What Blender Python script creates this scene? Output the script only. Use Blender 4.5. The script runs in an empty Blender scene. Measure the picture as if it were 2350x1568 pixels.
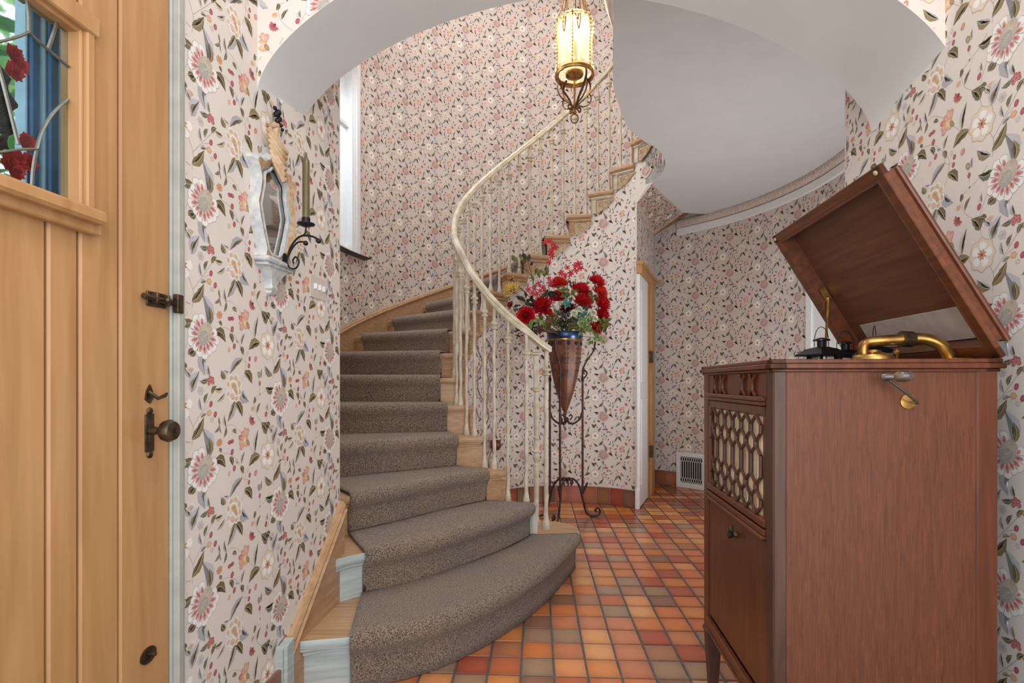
import bpy, bmesh, math, random
import numpy as np
from math import sin, cos, pi, radians, atan2, sqrt
from mathutils import Vector, Matrix, geometry

random.seed(7)
R_ = random.random
def U(a, b): return a + (b - a) * random.random()
COL = bpy.context.scene.collection
SC = bpy.context.scene

# ------------------------------------------------------------------ camera
HC = 1.15; F = 1190.0
cam_d = bpy.data.cameras.new('camera'); cam = bpy.data.objects.new('camera', cam_d); COL.objects.link(cam)
cam.location = (0, 0, HC); cam.rotation_euler = (pi / 2, 0, 0)
cam_d.sensor_width = 36; cam_d.lens = F / 2350 * 36; cam_d.shift_y = (878 - 784) / 2350
cam_d.clip_start = 0.02
SC.camera = cam
# ------------------------------------------------------------------ world, lights, exposure
w = bpy.data.worlds.new('world'); SC.world = w; w.use_nodes = True
bg = w.node_tree.nodes['Background']; bg.inputs[0].default_value = (0.92, 0.95, 1.0, 1); bg.inputs[1].default_value = 1.9
def area(name, loc, target, sx, sy, power, col):
    l = bpy.data.lights.new(name, 'AREA'); l.shape = 'RECTANGLE'; l.size = sx; l.size_y = sy; l.energy = power; l.color = col
    o = bpy.data.objects.new(name, l); COL.objects.link(o); o.location = loc
    o.rotation_euler = (Vector(target) - Vector(loc)).to_track_quat('-Z', 'Y').to_euler()
    return o
area('entry_daylight', (0.35, -1.3, 1.7), (0.3, 3.0, 1.5), 2.0, 2.0, 42, (1.0, 0.98, 0.96))
area('vestibule_top_fill', (0.35, 0.75, 3.15), (0.3, 1.2, 0), 0.5, 0.5, 12, (1.0, 0.96, 0.90))  # added overhead fill to brighten tread tops and floor; no fixture there
area('upper_hall_fill', (0.0, 4.2, 6.0), (0.2, 4.3, 0), 2.6, 2.6, 70, (1.0, 0.97, 0.95))  # added panel under the hall ceiling, standing in for unseen upper windows
area('stair_window_daylight', (-1.5, 4.0, 3.5), (0.9, 4.9, 2.0), 0.9, 1.9, 30, (0.80, 0.89, 1.0))
area('landing_up_fill', (2.0, 3.1, 0.75), (1.1, 4.2, 2.6), 0.7, 0.8, 25, (0.92, 0.96, 1.0))  # added fill hidden behind the phonograph, aimed up to brighten the landing soffit
sun = bpy.data.lights.new('sun', 'SUN'); sun.energy = 4.0; sun.angle = 0.02; sun.color = (1, .96, .9)
so = bpy.data.objects.new('sun', sun); COL.objects.link(so); so.rotation_euler = (radians(6), radians(30), 0)
SC.view_settings.view_transform = 'Standard'; SC.view_settings.look = 'None'
SC.view_settings.gamma = 1; SC.view_settings.use_curve_mapping = False
SC.view_settings.exposure = 0.0

# ------------------------------------------------------------------ helpers
def lin(c):
    return tuple(((x / 255) / 12.92 if x / 255 <= .04045 else ((x / 255 + .055) / 1.055) ** 2.4) for x in c[:3])
MATS = {}
def mat(name, col, rough=.6, metal=0, **k):
    if name in MATS: return MATS[name]
    m = bpy.data.materials.new(name); m.use_nodes = True; nt = m.node_tree; b = nt.nodes['Principled BSDF']
    c = lin(col); b.inputs['Base Color'].default_value = (*c, 1); b.inputs['Roughness'].default_value = rough; b.inputs['Metallic'].default_value = metal
    var = k.get('var', .06); sc = k.get('scale', 30); bump = k.get('bump', .1)
    tc = nt.nodes.new('ShaderNodeTexCoord'); mp = nt.nodes.new('ShaderNodeMapping'); nt.links.new(tc.outputs['Object'], mp.inputs[0])
    mp.inputs['Scale'].default_value = k.get('stretch', (1, 1, 1))
    n = nt.nodes.new('ShaderNodeTexNoise'); n.inputs['Scale'].default_value = sc; n.inputs['Detail'].default_value = k.get('detail', 5)
    n.inputs['Distortion'].default_value = k.get('dist', 0)
    nt.links.new(mp.outputs[0], n.inputs['Vector'])
    r = nt.nodes.new('ShaderNodeValToRGB'); lo = k.get('lo'); hi = k.get('hi')
    c0 = lin(lo) if lo else tuple(x * (1 - var * 2) for x in c); c1 = lin(hi) if hi else tuple(min(1, x * (1 + var * 2)) for x in c)
    r.color_ramp.elements[0].color = (*c0, 1); r.color_ramp.elements[0].position = k.get('p0', .3)
    r.color_ramp.elements[1].color = (*c1, 1); r.color_ramp.elements[1].position = k.get('p1', .7)
    nt.links.new(n.outputs[0], r.inputs[0]); nt.links.new(r.outputs[0], b.inputs['Base Color'])
    if bump:
        bp = nt.nodes.new('ShaderNodeBump'); bp.inputs['Strength'].default_value = bump; bp.inputs['Distance'].default_value = k.get('bd', .002)
        nt.links.new(n.outputs[0], bp.inputs['Height']); nt.links.new(bp.outputs[0], b.inputs['Normal'])
    if 'sheen' in k: b.inputs['Sheen Weight'].default_value = k['sheen']
    if 'coat' in k: b.inputs['Coat Weight'].default_value = k['coat']; b.inputs['Coat Roughness'].default_value = .15
    if 'emit' in k: b.inputs['Emission Color'].default_value = (*lin(k.get('ecol', col)), 1); b.inputs['Emission Strength'].default_value = k['emit']
    if 'trans' in k: b.inputs['Transmission Weight'].default_value = k['trans']; b.inputs['IOR'].default_value = 1.45
    if 'alpha' in k: b.inputs['Alpha'].default_value = k['alpha']
    MATS[name] = m; return m
def wood(name, lo, hi, axis=2, rough=.4, **k):
    st = [14, 14, 14]; st[axis] = 1.1
    return mat(name, hi, rough, lo=lo, hi=hi, stretch=tuple(st), scale=k.pop('scale', 3.5), detail=8, dist=k.pop('dist', .6), p0=.25, p1=.75, **k)

class MB:
    def __init__(s): s.v = []; s.f = []; s.m = []
    def add(s, v, f, mi=0):
        b = len(s.v); s.v += [tuple(p) for p in v]; s.f += [tuple(b + i for i in q) for q in f]; s.m += [mi] * len(f); return s
    def box(s, x0, x1, y0, y1, z0, z1, mi=0, bev=0):
        if bev:
            b = min(bev, (x1 - x0) * .45, (y1 - y0) * .45, (z1 - z0) * .45)
            bm = bmesh.new(); bmesh.ops.create_cube(bm, size=1)
            for q in bm.verts: q.co = ((x0 + x1) / 2 + q.co.x * (x1 - x0), (y0 + y1) / 2 + q.co.y * (y1 - y0), (z0 + z1) / 2 + q.co.z * (z1 - z0))
            bmesh.ops.bevel(bm, geom=bm.edges[:] , offset=b, segments=1, affect='EDGES', profile=.5)
            bm.verts.index_update(); s.add([q.co[:] for q in bm.verts], [[q.index for q in f.verts] for f in bm.faces], mi); bm.free(); return s
        v = [(x, y, z) for z in (z0, z1) for y in (y0, y1) for x in (x0, x1)]
        return s.add(v, [(0, 2, 3, 1), (4, 5, 7, 6), (0, 1, 5, 4), (2, 6, 7, 3), (0, 4, 6, 2), (1, 3, 7, 5)], mi)
    def tube(s, pts, r, n=8, mi=0, cap=True, flat=1.0, up=None):
        pts = [Vector(p) for p in pts]; N = len(pts); rr = r if hasattr(r, '__len__') else [r] * N
        v = []; pu = None
        for i, p in enumerate(pts):
            t = (pts[min(i + 1, N - 1)] - pts[max(i - 1, 0)])
            if t.length < 1e-9: t = Vector((0, 0, 1))
            t.normalize()
            if pu is None:
                a = Vector(up) if up else (Vector((0, 0, 1)) if abs(t.z) < .9 else Vector((1, 0, 0)))
            else: a = pu
            x = t.cross(a)
            if x.length < 1e-6: x = t.cross(Vector((1, 0.1, 0)))
            x.normalize(); y = x.cross(t).normalized(); pu = y
            for j in range(n):
                an = 2 * pi * j / n; v.append(p + x * (rr[i] * cos(an)) + y * (rr[i] * flat * sin(an)))
        f = []
        for i in range(N - 1):
            for j in range(n):
                a = i * n + j; b = i * n + (j + 1) % n; f.append((a, b, b + n, a + n))
        if cap: f.append(tuple(range(n))[::-1]); f.append(tuple((N - 1) * n + j for j in range(n)))
        return s.add(v, f, mi)
    def lathe(s, prof, c=(0, 0, 0), n=16, mi=0, sx=1, sy=1, ax=None):
        v = []; c = Vector(c); M = Matrix.Identity(3) if ax is None else Vector((0, 0, 1)).rotation_difference(Vector(ax)).to_matrix()
        for r, z in prof:
            for j in range(n):
                a = 2 * pi * j / n; v.append(c + M @ Vector((r * cos(a) * sx, r * sin(a) * sy, z)))
        f = []
        for i in range(len(prof) - 1):
            for j in range(n):
                a = i * n + j; b = i * n + (j + 1) % n; f.append((a, b, b + n, a + n))
        if prof[0][0] > 1e-5: f.append(tuple(range(n))[::-1])
        if prof[-1][0] > 1e-5: f.append(tuple((len(prof) - 1) * n + j for j in range(n)))
        return s.add(v, f, mi)
    def ball(s, c, r, n=8, mi=0, sz=1.0, ax=None):
        pr = [(max(1e-6, r * sin(pi * i / n)), -r * sz * cos(pi * i / n)) for i in range(n + 1)]
        return s.lathe(pr, c, n + 2, mi, ax=ax)
    def prism(s, poly, z0, z1, fn=None, mi=0):
        # poly: ordered 2D points, extruded from z0 to z1; fn maps (a,b,c)->xyz
        fn = fn or (lambda a, b, c: (a, b, c)); n = len(poly)
        tris = geometry.tessellate_polygon([[Vector((p[0], p[1], 0)) for p in poly]])
        v = [fn(p[0], p[1], z0) for p in poly] + [fn(p[0], p[1], z1) for p in poly]
        f = [tuple(t) for t in tris] + [tuple(n + i for i in t[::-1]) for t in tris]
        f += [(i, (i + 1) % n, n + (i + 1) % n, n + i) for i in range(n)]
        return s.add(v, f, mi)
    def sweep(s, path, prof, mi=0, closed=False):
        # path xyz (horizontal-ish); prof list of (offset right of travel, dz)
        P = [Vector(p) for p in path]; N = len(P); v = []; k = len(prof)
        for i, p in enumerate(P):
            t = P[min(i + 1, N - 1)] - P[max(i - 1, 0)]; t.z = 0; t.normalize(); nrm = Vector((t.y, -t.x, 0))
            for a, b in prof: v.append(p + nrm * a + Vector((0, 0, b)))
        f = []
        for i in range(N - 1):
            for j in range(k if closed else k - 1):
                a = i * k + j; b = i * k + (j + 1) % k; f.append((a, b, b + k, a + k))
        if closed: f += [tuple(range(k))[::-1], tuple((N - 1) * k + j for j in range(k))]
        return s.add(v, f, mi)
    def build(s, name, mats, parent=None, smooth=False, **props):
        me = bpy.data.meshes.new(name); me.from_pydata(s.v, [], s.f)
        for m in (mats if isinstance(mats, (list, tuple)) else [mats]): me.materials.append(m)
        if any(s.m): me.polygons.foreach_set('material_index', s.m)
        bm = bmesh.new(); bm.from_mesh(me); bmesh.ops.recalc_face_normals(bm, faces=bm.faces); bm.to_mesh(me); bm.free()
        if smooth:
            me.polygons.foreach_set('use_smooth', [True] * len(me.polygons))
            try: me.set_sharp_from_angle(angle=radians(smooth if smooth is not True else 45))
            except Exception: pass
        o = bpy.data.objects.new(name, me); COL.objects.link(o)
        if parent is not None: o.parent = parent
        for k, q in props.items(): o[k] = q
        return o
def thing(name, label, cat, loc=(0, 0, 0), rz=0, group=None):
    o = bpy.data.objects.new(name, None); COL.objects.link(o); o.location = loc; o.rotation_euler = (0, 0, rz)
    o.empty_display_size = .05; o['label'] = label; o['category'] = cat
    if group: o['group'] = group
    return o
def tag(o, label, cat, group=None):
    o['label'] = label; o['category'] = cat
    if group: o['group'] = group
    return o
def struct(o): o['kind'] = 'structure'; return o
def inst(src, name, parent, loc, rz=0, scale=None):
    o = src.copy(); o.name = name; COL.objects.link(o); o.parent = parent; o.location = loc; o.rotation_euler = (0, 0, rz)
    if scale: o.scale = scale
    return o
def catmull(pts, n=8):
    P = [Vector(p) for p in pts]; P = [P[0] * 2 - P[1]] + P + [P[-1] * 2 - P[-2]]; out = []
    for i in range(1, len(P) - 2):
        for j in range(n):
            t = j / n; a, b, c, d = P[i - 1:i + 3]
            out.append(.5 * ((2 * b) + (c - a) * t + (2 * a - 5 * b + 4 * c - d) * t * t + (3 * b - 3 * c + d - a) * t ** 3))
    out.append(P[-2]); return out
def pol(c, r, deg): return (c[0] + r * cos(radians(deg)), c[1] + r * sin(radians(deg)))

# ------------------------------------------------------------------ shared layout
M = .09                                   # slope of the room axis
RZ = -math.atan(M)
E1 = Vector((1, -M, 0)).normalized(); E2 = Vector((M, 1, 0)).normalized()
def LW(Y, z=0, off=0): return (-.9705 + M * Y + off, Y, z)        # left wall
def RW(Y, z=0, off=0): return (1.178 + M * Y - off, Y, z)         # right wall
CO = (.5, 4.15); RO = 2.07                # hall centre and wall
CI = (.5, 4.09); RI = .90                 # stair well centre and string wall
RISE = .197; DTH = 13.4
def kth(th): return (276.3 - th) / DTH
def thi(k): return 276.3 - DTH * k
def tho(k): return 269.5 - DTH * k
ZC = 2.93                                 # landing soffit
ZTOP = 6.2

# ------------------------------------------------------------------ wallpaper print
PC, PR = .39, .365
WHITE = (240, 237, 232); OUT = (158, 150, 148); CRIM = (166, 78, 86); PINK = (208, 142, 134); ORG = (212, 162, 126); GOLD = (194, 160, 116)
OLD = (116, 102, 70); OLV = (142, 126, 90); GRD = (112, 112, 92); BLG = (194, 192, 196); BLD = (176, 174, 178); TAN = (198, 178, 158); STEM = (170, 164, 158)
class Print:
    def __init__(s, hi): s.p = []; s.l = []; s.c = []; s.f = []; s.hi = hi
    def poly(s, pts, layer, col, cc=None, cpos=None):
        # fan polygon; col rim colour, cc centre colour
        b = len(s.p); n = len(pts)
        cx = cpos[0] if cpos else sum(p[0] for p in pts) / n; cy = cpos[1] if cpos else sum(p[1] for p in pts) / n
        s.p.append((cx, cy)); s.l.append(layer); s.c.append(lin(cc or col))
        for p in pts: s.p.append(p); s.l.append(layer); s.c.append(lin(col))
        for i in range(n): s.f.append((b, b + 1 + i, b + 1 + (i + 1) % n))
    def blob(s, x, y, rx, ry, ang, layer, col, cc=None, n=None, lobes=0, la=.12):
        n = n or (14 if s.hi else 7)
        if lobes and s.hi: n = lobes * 4
        pts = []
        for i in range(n):
            a = 2 * pi * i / n; k = 1 + (la * cos(a * lobes) if lobes else 0)
            u, v = rx * k * cos(a), ry * k * sin(a); pts.append((x + u * cos(ang) - v * sin(ang), y + u * sin(ang) + v * cos(ang)))
        s.poly(pts, layer, col, cc)
    def petal(s, x, y, ang, r0, r1, wd, layer, col, cc=None, tip=.78):
        ca, sa = cos(ang), sin(ang)
        prof = [(0, .25), (.35, .7), (tip, 1), (.93, .6), (1, 0), (.93, -.6), (tip, -1), (.35, -.7), (0, -.25)] if s.hi else [(0, .3), (tip, 1), (1, 0), (tip, -1), (0, -.3)]
        pts = [(x + (r0 + (r1 - r0) * t) * ca - wd * q * sa, y + (r0 + (r1 - r0) * t) * sa + wd * q * ca) for t, q in prof]
        s.poly(pts, layer, col, cc)
    def leaf(s, x0, y0, x1, y1, wd, c1, c2=None, vein=True, bend=.12, layer=1):
        c2 = c2 or c1; dx, dy = x1 - x0, y1 - y0; L = sqrt(dx * dx + dy * dy); nx, ny = -dy / L, dx / L
        prof = [(0, 0), (.12, .55), (.32, 1), (.52, .85), (.6, .95), (.8, .5), (1, 0)] if s.hi else [(0, 0), (.35, 1), (1, 0)]
        def P(t, q): k = bend * L * sin(pi * t); return (x0 + dx * t + nx * (wd * q + k), y0 + dy * t + ny * (wd * q + k))
        s.poly([P(t, q) for t, q in prof], layer, c1, c1, P(.45, 0)); s.poly([P(t, -q) for t, q in prof][::-1], layer, c2, c2, P(.45, 0))
        if vein and s.hi: s.line([P(0, 0), P(.3, 0), P(.6, 0), P(.92, 0)], .035 * wd + .0005, (176, 166, 138), layer + .5)
    def line(s, pts, wd, col, layer=.5):
        if not s.hi: wd *= 1.3
        for a, b in zip(pts[:-1], pts[1:]):
            dx, dy = b[0] - a[0], b[1] - a[1]; L = sqrt(dx * dx + dy * dy) + 1e-9; nx, ny = -dy / L * wd, dx / L * wd
            q = len(s.p)
            for p in ((a[0] + nx, a[1] + ny), (b[0] + nx, b[1] + ny), (b[0] - nx, b[1] - ny), (a[0] - nx, a[1] - ny)): s.p.append(p); s.l.append(layer); s.c.append(lin(col))
            s.f += [(q, q + 1, q + 2), (q, q + 2, q + 3)]
    def curve(s, pts, wd, col, layer=.5):
        n = 4 if s.hi else 2
        s.line([(p.x, p.y) for p in catmull([(a, b, 0) for a, b in pts], n)], wd, col, layer)
def make_unit(hi):
    P = Print(hi); rnd = random.Random(3)
    c = .01
    def L(x0, y0, x1, y1, wd, *a, **k): P.leaf(x0 * c, y0 * c, x1 * c, y1 * c, wd * c, *a, **k)
    def berry(x, y, r=.75, col=CRIM, ang=0): P.blob(x * c, y * c, r * c * 1.15, r * c * .85, ang, 1, col, tuple(min(255, q + 30) for q in col))
    # stems
    P.curve([(-.041, -.245), (-.01, -.21), (.02, -.175), (.038, -.15), (.032, -.13)], .0007, STEM)
    P.curve([(-.041, -.245), (-.055, -.22), (-.07, -.2)], .0007, STEM); P.curve([(-.041, -.245), (-.04, -.27), (-.045, -.295)], .0007, STEM)
    P.curve([(0, -.205), (.02, -.195), (.03, -.193)], .0006, STEM)
    P.curve([(-.061, .055), (-.09, .03), (-.122, .015), (-.15, .0), (-.145, -.04), (-.125, -.065), (-.095, -.085)], .0006, STEM)
    P.curve([(-.088, -.09), (-.08, -.06), (-.06, -.02), (-.05, .0)], .0006, STEM)
    P.curve([(-.088, -.09), (-.08, -.14), (-.08, -.16)], .0007, STEM)
    P.curve([(-.33, -.16), (-.3, -.15), (-.26, -.165), (-.225, -.2), (-.215, -.24), (-.185, -.25)], .0006, STEM)
    P.curve([(-.225, -.2), (-.2, -.235), (-.205, -.28), (-.22, -.31)], .0006, STEM)
    P.curve([(-.3, -.075), (-.27, -.07), (-.24, -.085), (-.22, -.1)], .0005, STEM)
    P.curve([(-.185, -.14), (-.165, -.16), (-.15, -.175)], .0006, STEM)
    P.curve([(-.128, .07), (-.125, .05), (-.122, .02)], .0005, STEM)
    # sunflower
    L(1.8, 2.8, -.6, 11.6, 1.9, BLG, BLG, vein=False, bend=-.22); L(2.6, 3.2, 2.2, 8.6, 1.0, OLD, OLV, layer=2, bend=-.12)
    L(4.2, 1.6, 9.4, -1.0, 1.5, OLD, OLV, bend=.25)
    L(-4.2, 3.4, -9.2, 3.9, 1.3, GRD, OLD, bend=.2)
    L(-.2, -4, .6, -11, 1.8, BLG, BLD, vein=False, bend=-.12); L(-.6, -4.5, .4, -7.4, .8, OLD, OLV, layer=2)
    L(-3.4, -4, -5.2, -5.8, .9, OLD, GRD)
    np_ = 12
    for i in range(np_):
        a = radians(100 + 275 * i / (np_ - 1)); sx = 1 + .08 * sin(i * 2.1)
        if hi: P.petal(0, 0, a, .022, .0625 * sx, .0146, 2, (192, 184, 180), (192, 184, 180))
        P.petal(0, 0, a, .022, .0608 * sx, .0134, 3, WHITE if hi else (222, 206, 198), WHITE if hi else (208, 176, 166))
        P.petal(0, 0, a, .018, .0485 * sx, .0068 if hi else .0076, 4, (224, 172, 166) if hi else (204, 156, 148), (162, 72, 82) if hi else (172, 108, 104), tip=.55)
    P.blob(.006, .008, .034, .025, .9, 5, (190, 178, 164) if hi else (204, 162, 144), (214, 194, 174) if hi else (208, 168, 150), n=18 if hi else 8)
    P.blob(-.002, -.006, .024, .018, .9, 5.3, (166, 168, 162), (190, 180, 168), n=14 if hi else 7)
    if hi:
        for i in range(70):
            a = rnd.uniform(0, 2 * pi); r = sqrt(rnd.random()) * .029; x, y = .006 + r * cos(a), .008 + r * sin(a) * 1.05
            cl = (226, 212, 198) if rnd.random() < .6 else (182, 158, 140); P.blob(x, y, .0034, .0007, .5 + rnd.uniform(-.5, .5), 6 + rnd.random(), cl, n=5)
    # peony
    px, py = -.259, .033
    L(-25, 0.4, -28.9, -6.2, 1.25, BLD, OLV, bend=.08); L(-25.2, 0, -21.6, -5, 1.3, OLD, OLV); L(-22.4, 3.4, -18.3, -.6, 1.7, BLG, BLD, vein=False, bend=-.2)
    L(-29.6, 6.6, -31.6, 9, 1.0, OLD, OLV); L(-30, 2.4, -33.6, 0, .7, TAN, BLG, vein=False); L(-31, 3.6, -34.6, 3.6, .8, TAN, OLV)
    for (dx, dy, r, t) in [(-.026, .016, .013, 0), (-.012, .034, .014, 0), (.010, .035, .014, 0), (.026, .018, .015, 0), (.028, -.006, .014, 0), (.014, -.026, .013, 0), (-.01, -.03, .013, 1), (-.026, -.012, .013, 1), (0, .012, .019, 2), (.010, -.006, .016, 2), (-.006, -.02, .017, 3)]:
        cc = [(206, 170, 126), (216, 176, 160), (196, 146, 90), (204, 140, 124)][t]
        P.blob(px + dx, py + dy, r, r * .85, rnd.uniform(0, 3), 2 + t, WHITE, WHITE, lobes=6, la=.07)
        P.blob(px + dx, py + dy, r * .74, r * .6, rnd.uniform(0, 3), 2.5 + t, tuple((a + b) // 2 for a, b in zip(cc, WHITE)), cc)
    if hi:
        for i in range(16):
            P.line([(px - .016 + .0022 * (i % 8), py - .012 - .006 * (i // 8)), (px - .012 + .0022 * (i % 8), py - .018 - .006 * (i // 8))], .0005, (236, 214, 200), 6)
    # dogwood
    qx, qy = -.079, -.187
    P.blob(qx, qy, .044, .047, 0, 1.5, (205, 180, 148), WHITE, lobes=8, la=.08)
    P.blob(qx, qy, .041, .044, 0, 2, (226, 212, 194), (226, 212, 194), lobes=8, la=.08)
    for i in range(5): P.petal(qx, qy, radians(80 + 72 * i), .006, .036, .0135, 3, WHITE, (246, 244, 240), tip=.7)
    for i in range(8): P.petal(qx, qy, radians(20 + 45 * i), 0, .016, .0035, 4, (206, 150, 110), PINK, tip=.5)
    P.blob(qx, qy, .004, .004, 0, 5, (120, 92, 72))
    L(-4.8, -15.4, -1.6, -9.6, 1.7, BLG, BLD, vein=False); L(-4.6, -14.6, -3.2, -11.4, .7, OLV, OLD, layer=2)
    L(-8.4, -11.6, -11.6, -7.6, 1.7, GRD, OLD, bend=-.15); L(-8.8, -8.2, -6.2, -9.8, 1.2, OLD, GRD)
    L(-15.2, -17, -13.2, -9.6, 1.0, BLG, OLV, bend=.1)
    L(-12.4, -18, -18.4, -20.8, 1.6, OLD, OLV, bend=-.15)
    L(-4.2, -26.8, .6, -20.0, 1.2, OLD, OLV, bend=-.1) if False else None
    L(-4.6, -28, .2, -22.2, 1.35, OLD, OLV, bend=-.1); L(-5, -28.6, -9.6, -25.4, 1.3, OLV, BLD, bend=.15)
    # tulip blossom
    tx, ty = -.209, -.124
    for i, (a, cl) in enumerate([(75, PINK), (100, ORG), (130, PINK), (160, (200, 98, 90)), (190, ORG), (218, PINK)]):
        P.petal(tx + .012, ty, radians(a), 0, .038 + .004 * (i % 2), .0085, 2 + i * .1, cl, tuple((p + q) // 2 for p, q in zip(cl, WHITE)))
    P.blob(tx + .006, ty - .002, .016, .02, .6, 3, (214, 160, 110), (236, 214, 190)); P.blob(tx + .02, ty - .008, .007, .012, .6, 4, OLV, GOLD)
    L(-26.6, -8.8, -24.4, -9.8, .7, OLD, OLV); L(-29.4, -7.6, -30.2, -3.8, .6, BLD, OLV); L(-29.4, -7.4, -30.6, -10.6, .6, OLD, BLD); L(-32.4, -7, -34.6, -8.6, .5, OLD, BLD); L(-32, -6.6, -32.6, -4.2, .4, OLV)
    berry(-27.8, -12.2, .75); berry(-26.6, -12, .75); P.blob(-.268, -.098, .006, .006, 0, 1, WHITE, TAN)
    # marigold, right sprig
    P.blob(-.324, -.117, .013, .011, .3, 2, ORG, (196, 140, 90), lobes=7); L(-32.6, -13.4, -31.4, -14.8, .6, OLD, OLV)
    L(-27.8, -16.4, -26.2, -19.4, .9, OLD, OLV); berry(-26.6, -15.2, .85, CRIM, 1.2); berry(-25.6, -20.2, .8, CRIM, 1.2); berry(-28, -21.4, .7, ORG, 1.2)
    L(-22.6, -20, -21.2, -22.6, .9, OLD, OLV); L(-22.2, -19.4, -20.4, -15.8, .6, BLD, OLV); L(-23.6, -19, -25, -18, .5, BLG)
    berry(-17.9, -23.6, .7, CRIM, 1.3); berry(-18.3, -25.8, .7, CRIM, 1.3); P.blob(-.19, -.22, .006, .008, 0, .8, (196, 188, 182), (222, 214, 208))
    L(-21.6, -23.6, -27.8, -28.6, 1.2, OLV, BLD, bend=-.12); L(-28, -28, -30.6, -27.4, .5, BLG, vein=False)
    L(-20.6, -27.4, -16.6, -31.4, 1.5, OLD, OLV, bend=.15)
    # star flower, buds
    for i in range(9): P.petal(-.122, .017, radians(40 * i), .003, .015, .0028, 1.5, (222, 214, 204), WHITE)
    P.blob(-.122, .017, .003, .003, 0, 3, OLV)
    P.blob(-.128, .08, .008, .011, .4, 2, OLV, TAN); L(-11.4, 7, -11.2, 10, .5, BLD); berry(-12.4, 5.2, .7, CRIM, 1.4)
    berry(-14.7, 13, .9, (196, 130, 120), 1.1)
    L(-15, 1, -15.8, -1.4, .7, OLD, GRD); L(-14, -4.4, -11.8, -1, .55, OLD, OLV); P.blob(-.163, -.028, .01, .008, .3, 2, (222, 186, 156), (206, 160, 128))
    for i in range(7): P.petal(-.164, -.063, radians(195 + 30 * i - 60), .0, .019, .004, 2, (206, 130, 128), CRIM)
    P.blob(-.163, -.06, .005, .005, 0, 3, (140, 46, 58))
    P.blob(-.086, -.03, .006, .008, 0, 1, (200, 194, 188), (224, 216, 210)); berry(-8.8, -5, .85, CRIM, 1.2); L(-7.8, -4, -8, -1.4, .4, BLD); L(-6, -5.4, -3.4, -4, .8, OLD, GRD); L(-5.2, -3.4, -4.4, -1.2, .5, OLD)
    for i in range(5): P.petal(-.05, -.105, radians(50 + 22 * i), 0, .024, .004, 2, WHITE, (206, 158, 120))
    L(-5.2, -11.6, -6.6, -8.4, .8, BLD, OLV)
    # lower right sprig
    for i in range(5): P.petal(.029, -.124, radians(-20 + 60 * i), 0, .016, .006, 2, CRIM, PINK)
    P.blob(.03, -.124, .007, .007, 0, 3, PINK, CRIM)
    L(1.8, -11.8, -1.6, -12.4, .8, GRD, BLD); L(2.4, -11, 1.8, -8, .7, BLD, OLV); L(3.2, -16, 5.4, -13.6, .7, OLD, OLV); L(.4, -18.6, 1.8, -15.6, .7, OLD, BLD); L(-.8, -20.4, -1.6, -16.8, .6, BLD, BLG)
    L(-1.2, -22.2, 1.2, -21.4, .6, BLD, OLV)
    for i in range(6): P.petal(-.012, -.15, radians(60 * i), .001, .013, .0045, 1, (186, 182, 180), (214, 208, 204))
    berry(3, -18.8, .8, CRIM, 1.2); berry(4.8, -21.8, .8, CRIM, 1.2); P.blob(.022, -.212, .01, .009, 0, 2, ORG, (226, 190, 150), lobes=6); P.blob(.034, -.232, .007, .007, 0, .8, (196, 184, 170), (224, 214, 206))
    L(7.4, 9, 6.6, 12.6, .4, BLD)
    return (np.array(P.p), np.array(P.l), np.array(P.c), np.array(P.f))
UNIT = {True: make_unit(True), False: make_unit(False)}
BASE = lin((226, 216, 208))
def paper_mat():
    m = bpy.data.materials.new('wallpaper'); m.use_nodes = True; nt = m.node_tree; b = nt.nodes['Principled BSDF']
    a = nt.nodes.new('ShaderNodeVertexColor'); a.layer_name = 'Col'; n = nt.nodes.new('ShaderNodeTexNoise'); n.inputs['Scale'].default_value = 400
    tc = nt.nodes.new('ShaderNodeTexCoord'); nt.links.new(tc.outputs['Object'], n.inputs[0])
    mx = nt.nodes.new('ShaderNodeMixRGB'); mx.blend_type = 'MULTIPLY'; mx.inputs[0].default_value = .12
    nt.links.new(a.outputs[0], mx.inputs[1]); nt.links.new(n.outputs[0], mx.inputs[2]); nt.links.new(mx.outputs[0], b.inputs[0])
    b.inputs['Roughness'].default_value = .55; return m
PAPER = paper_mat()
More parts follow.
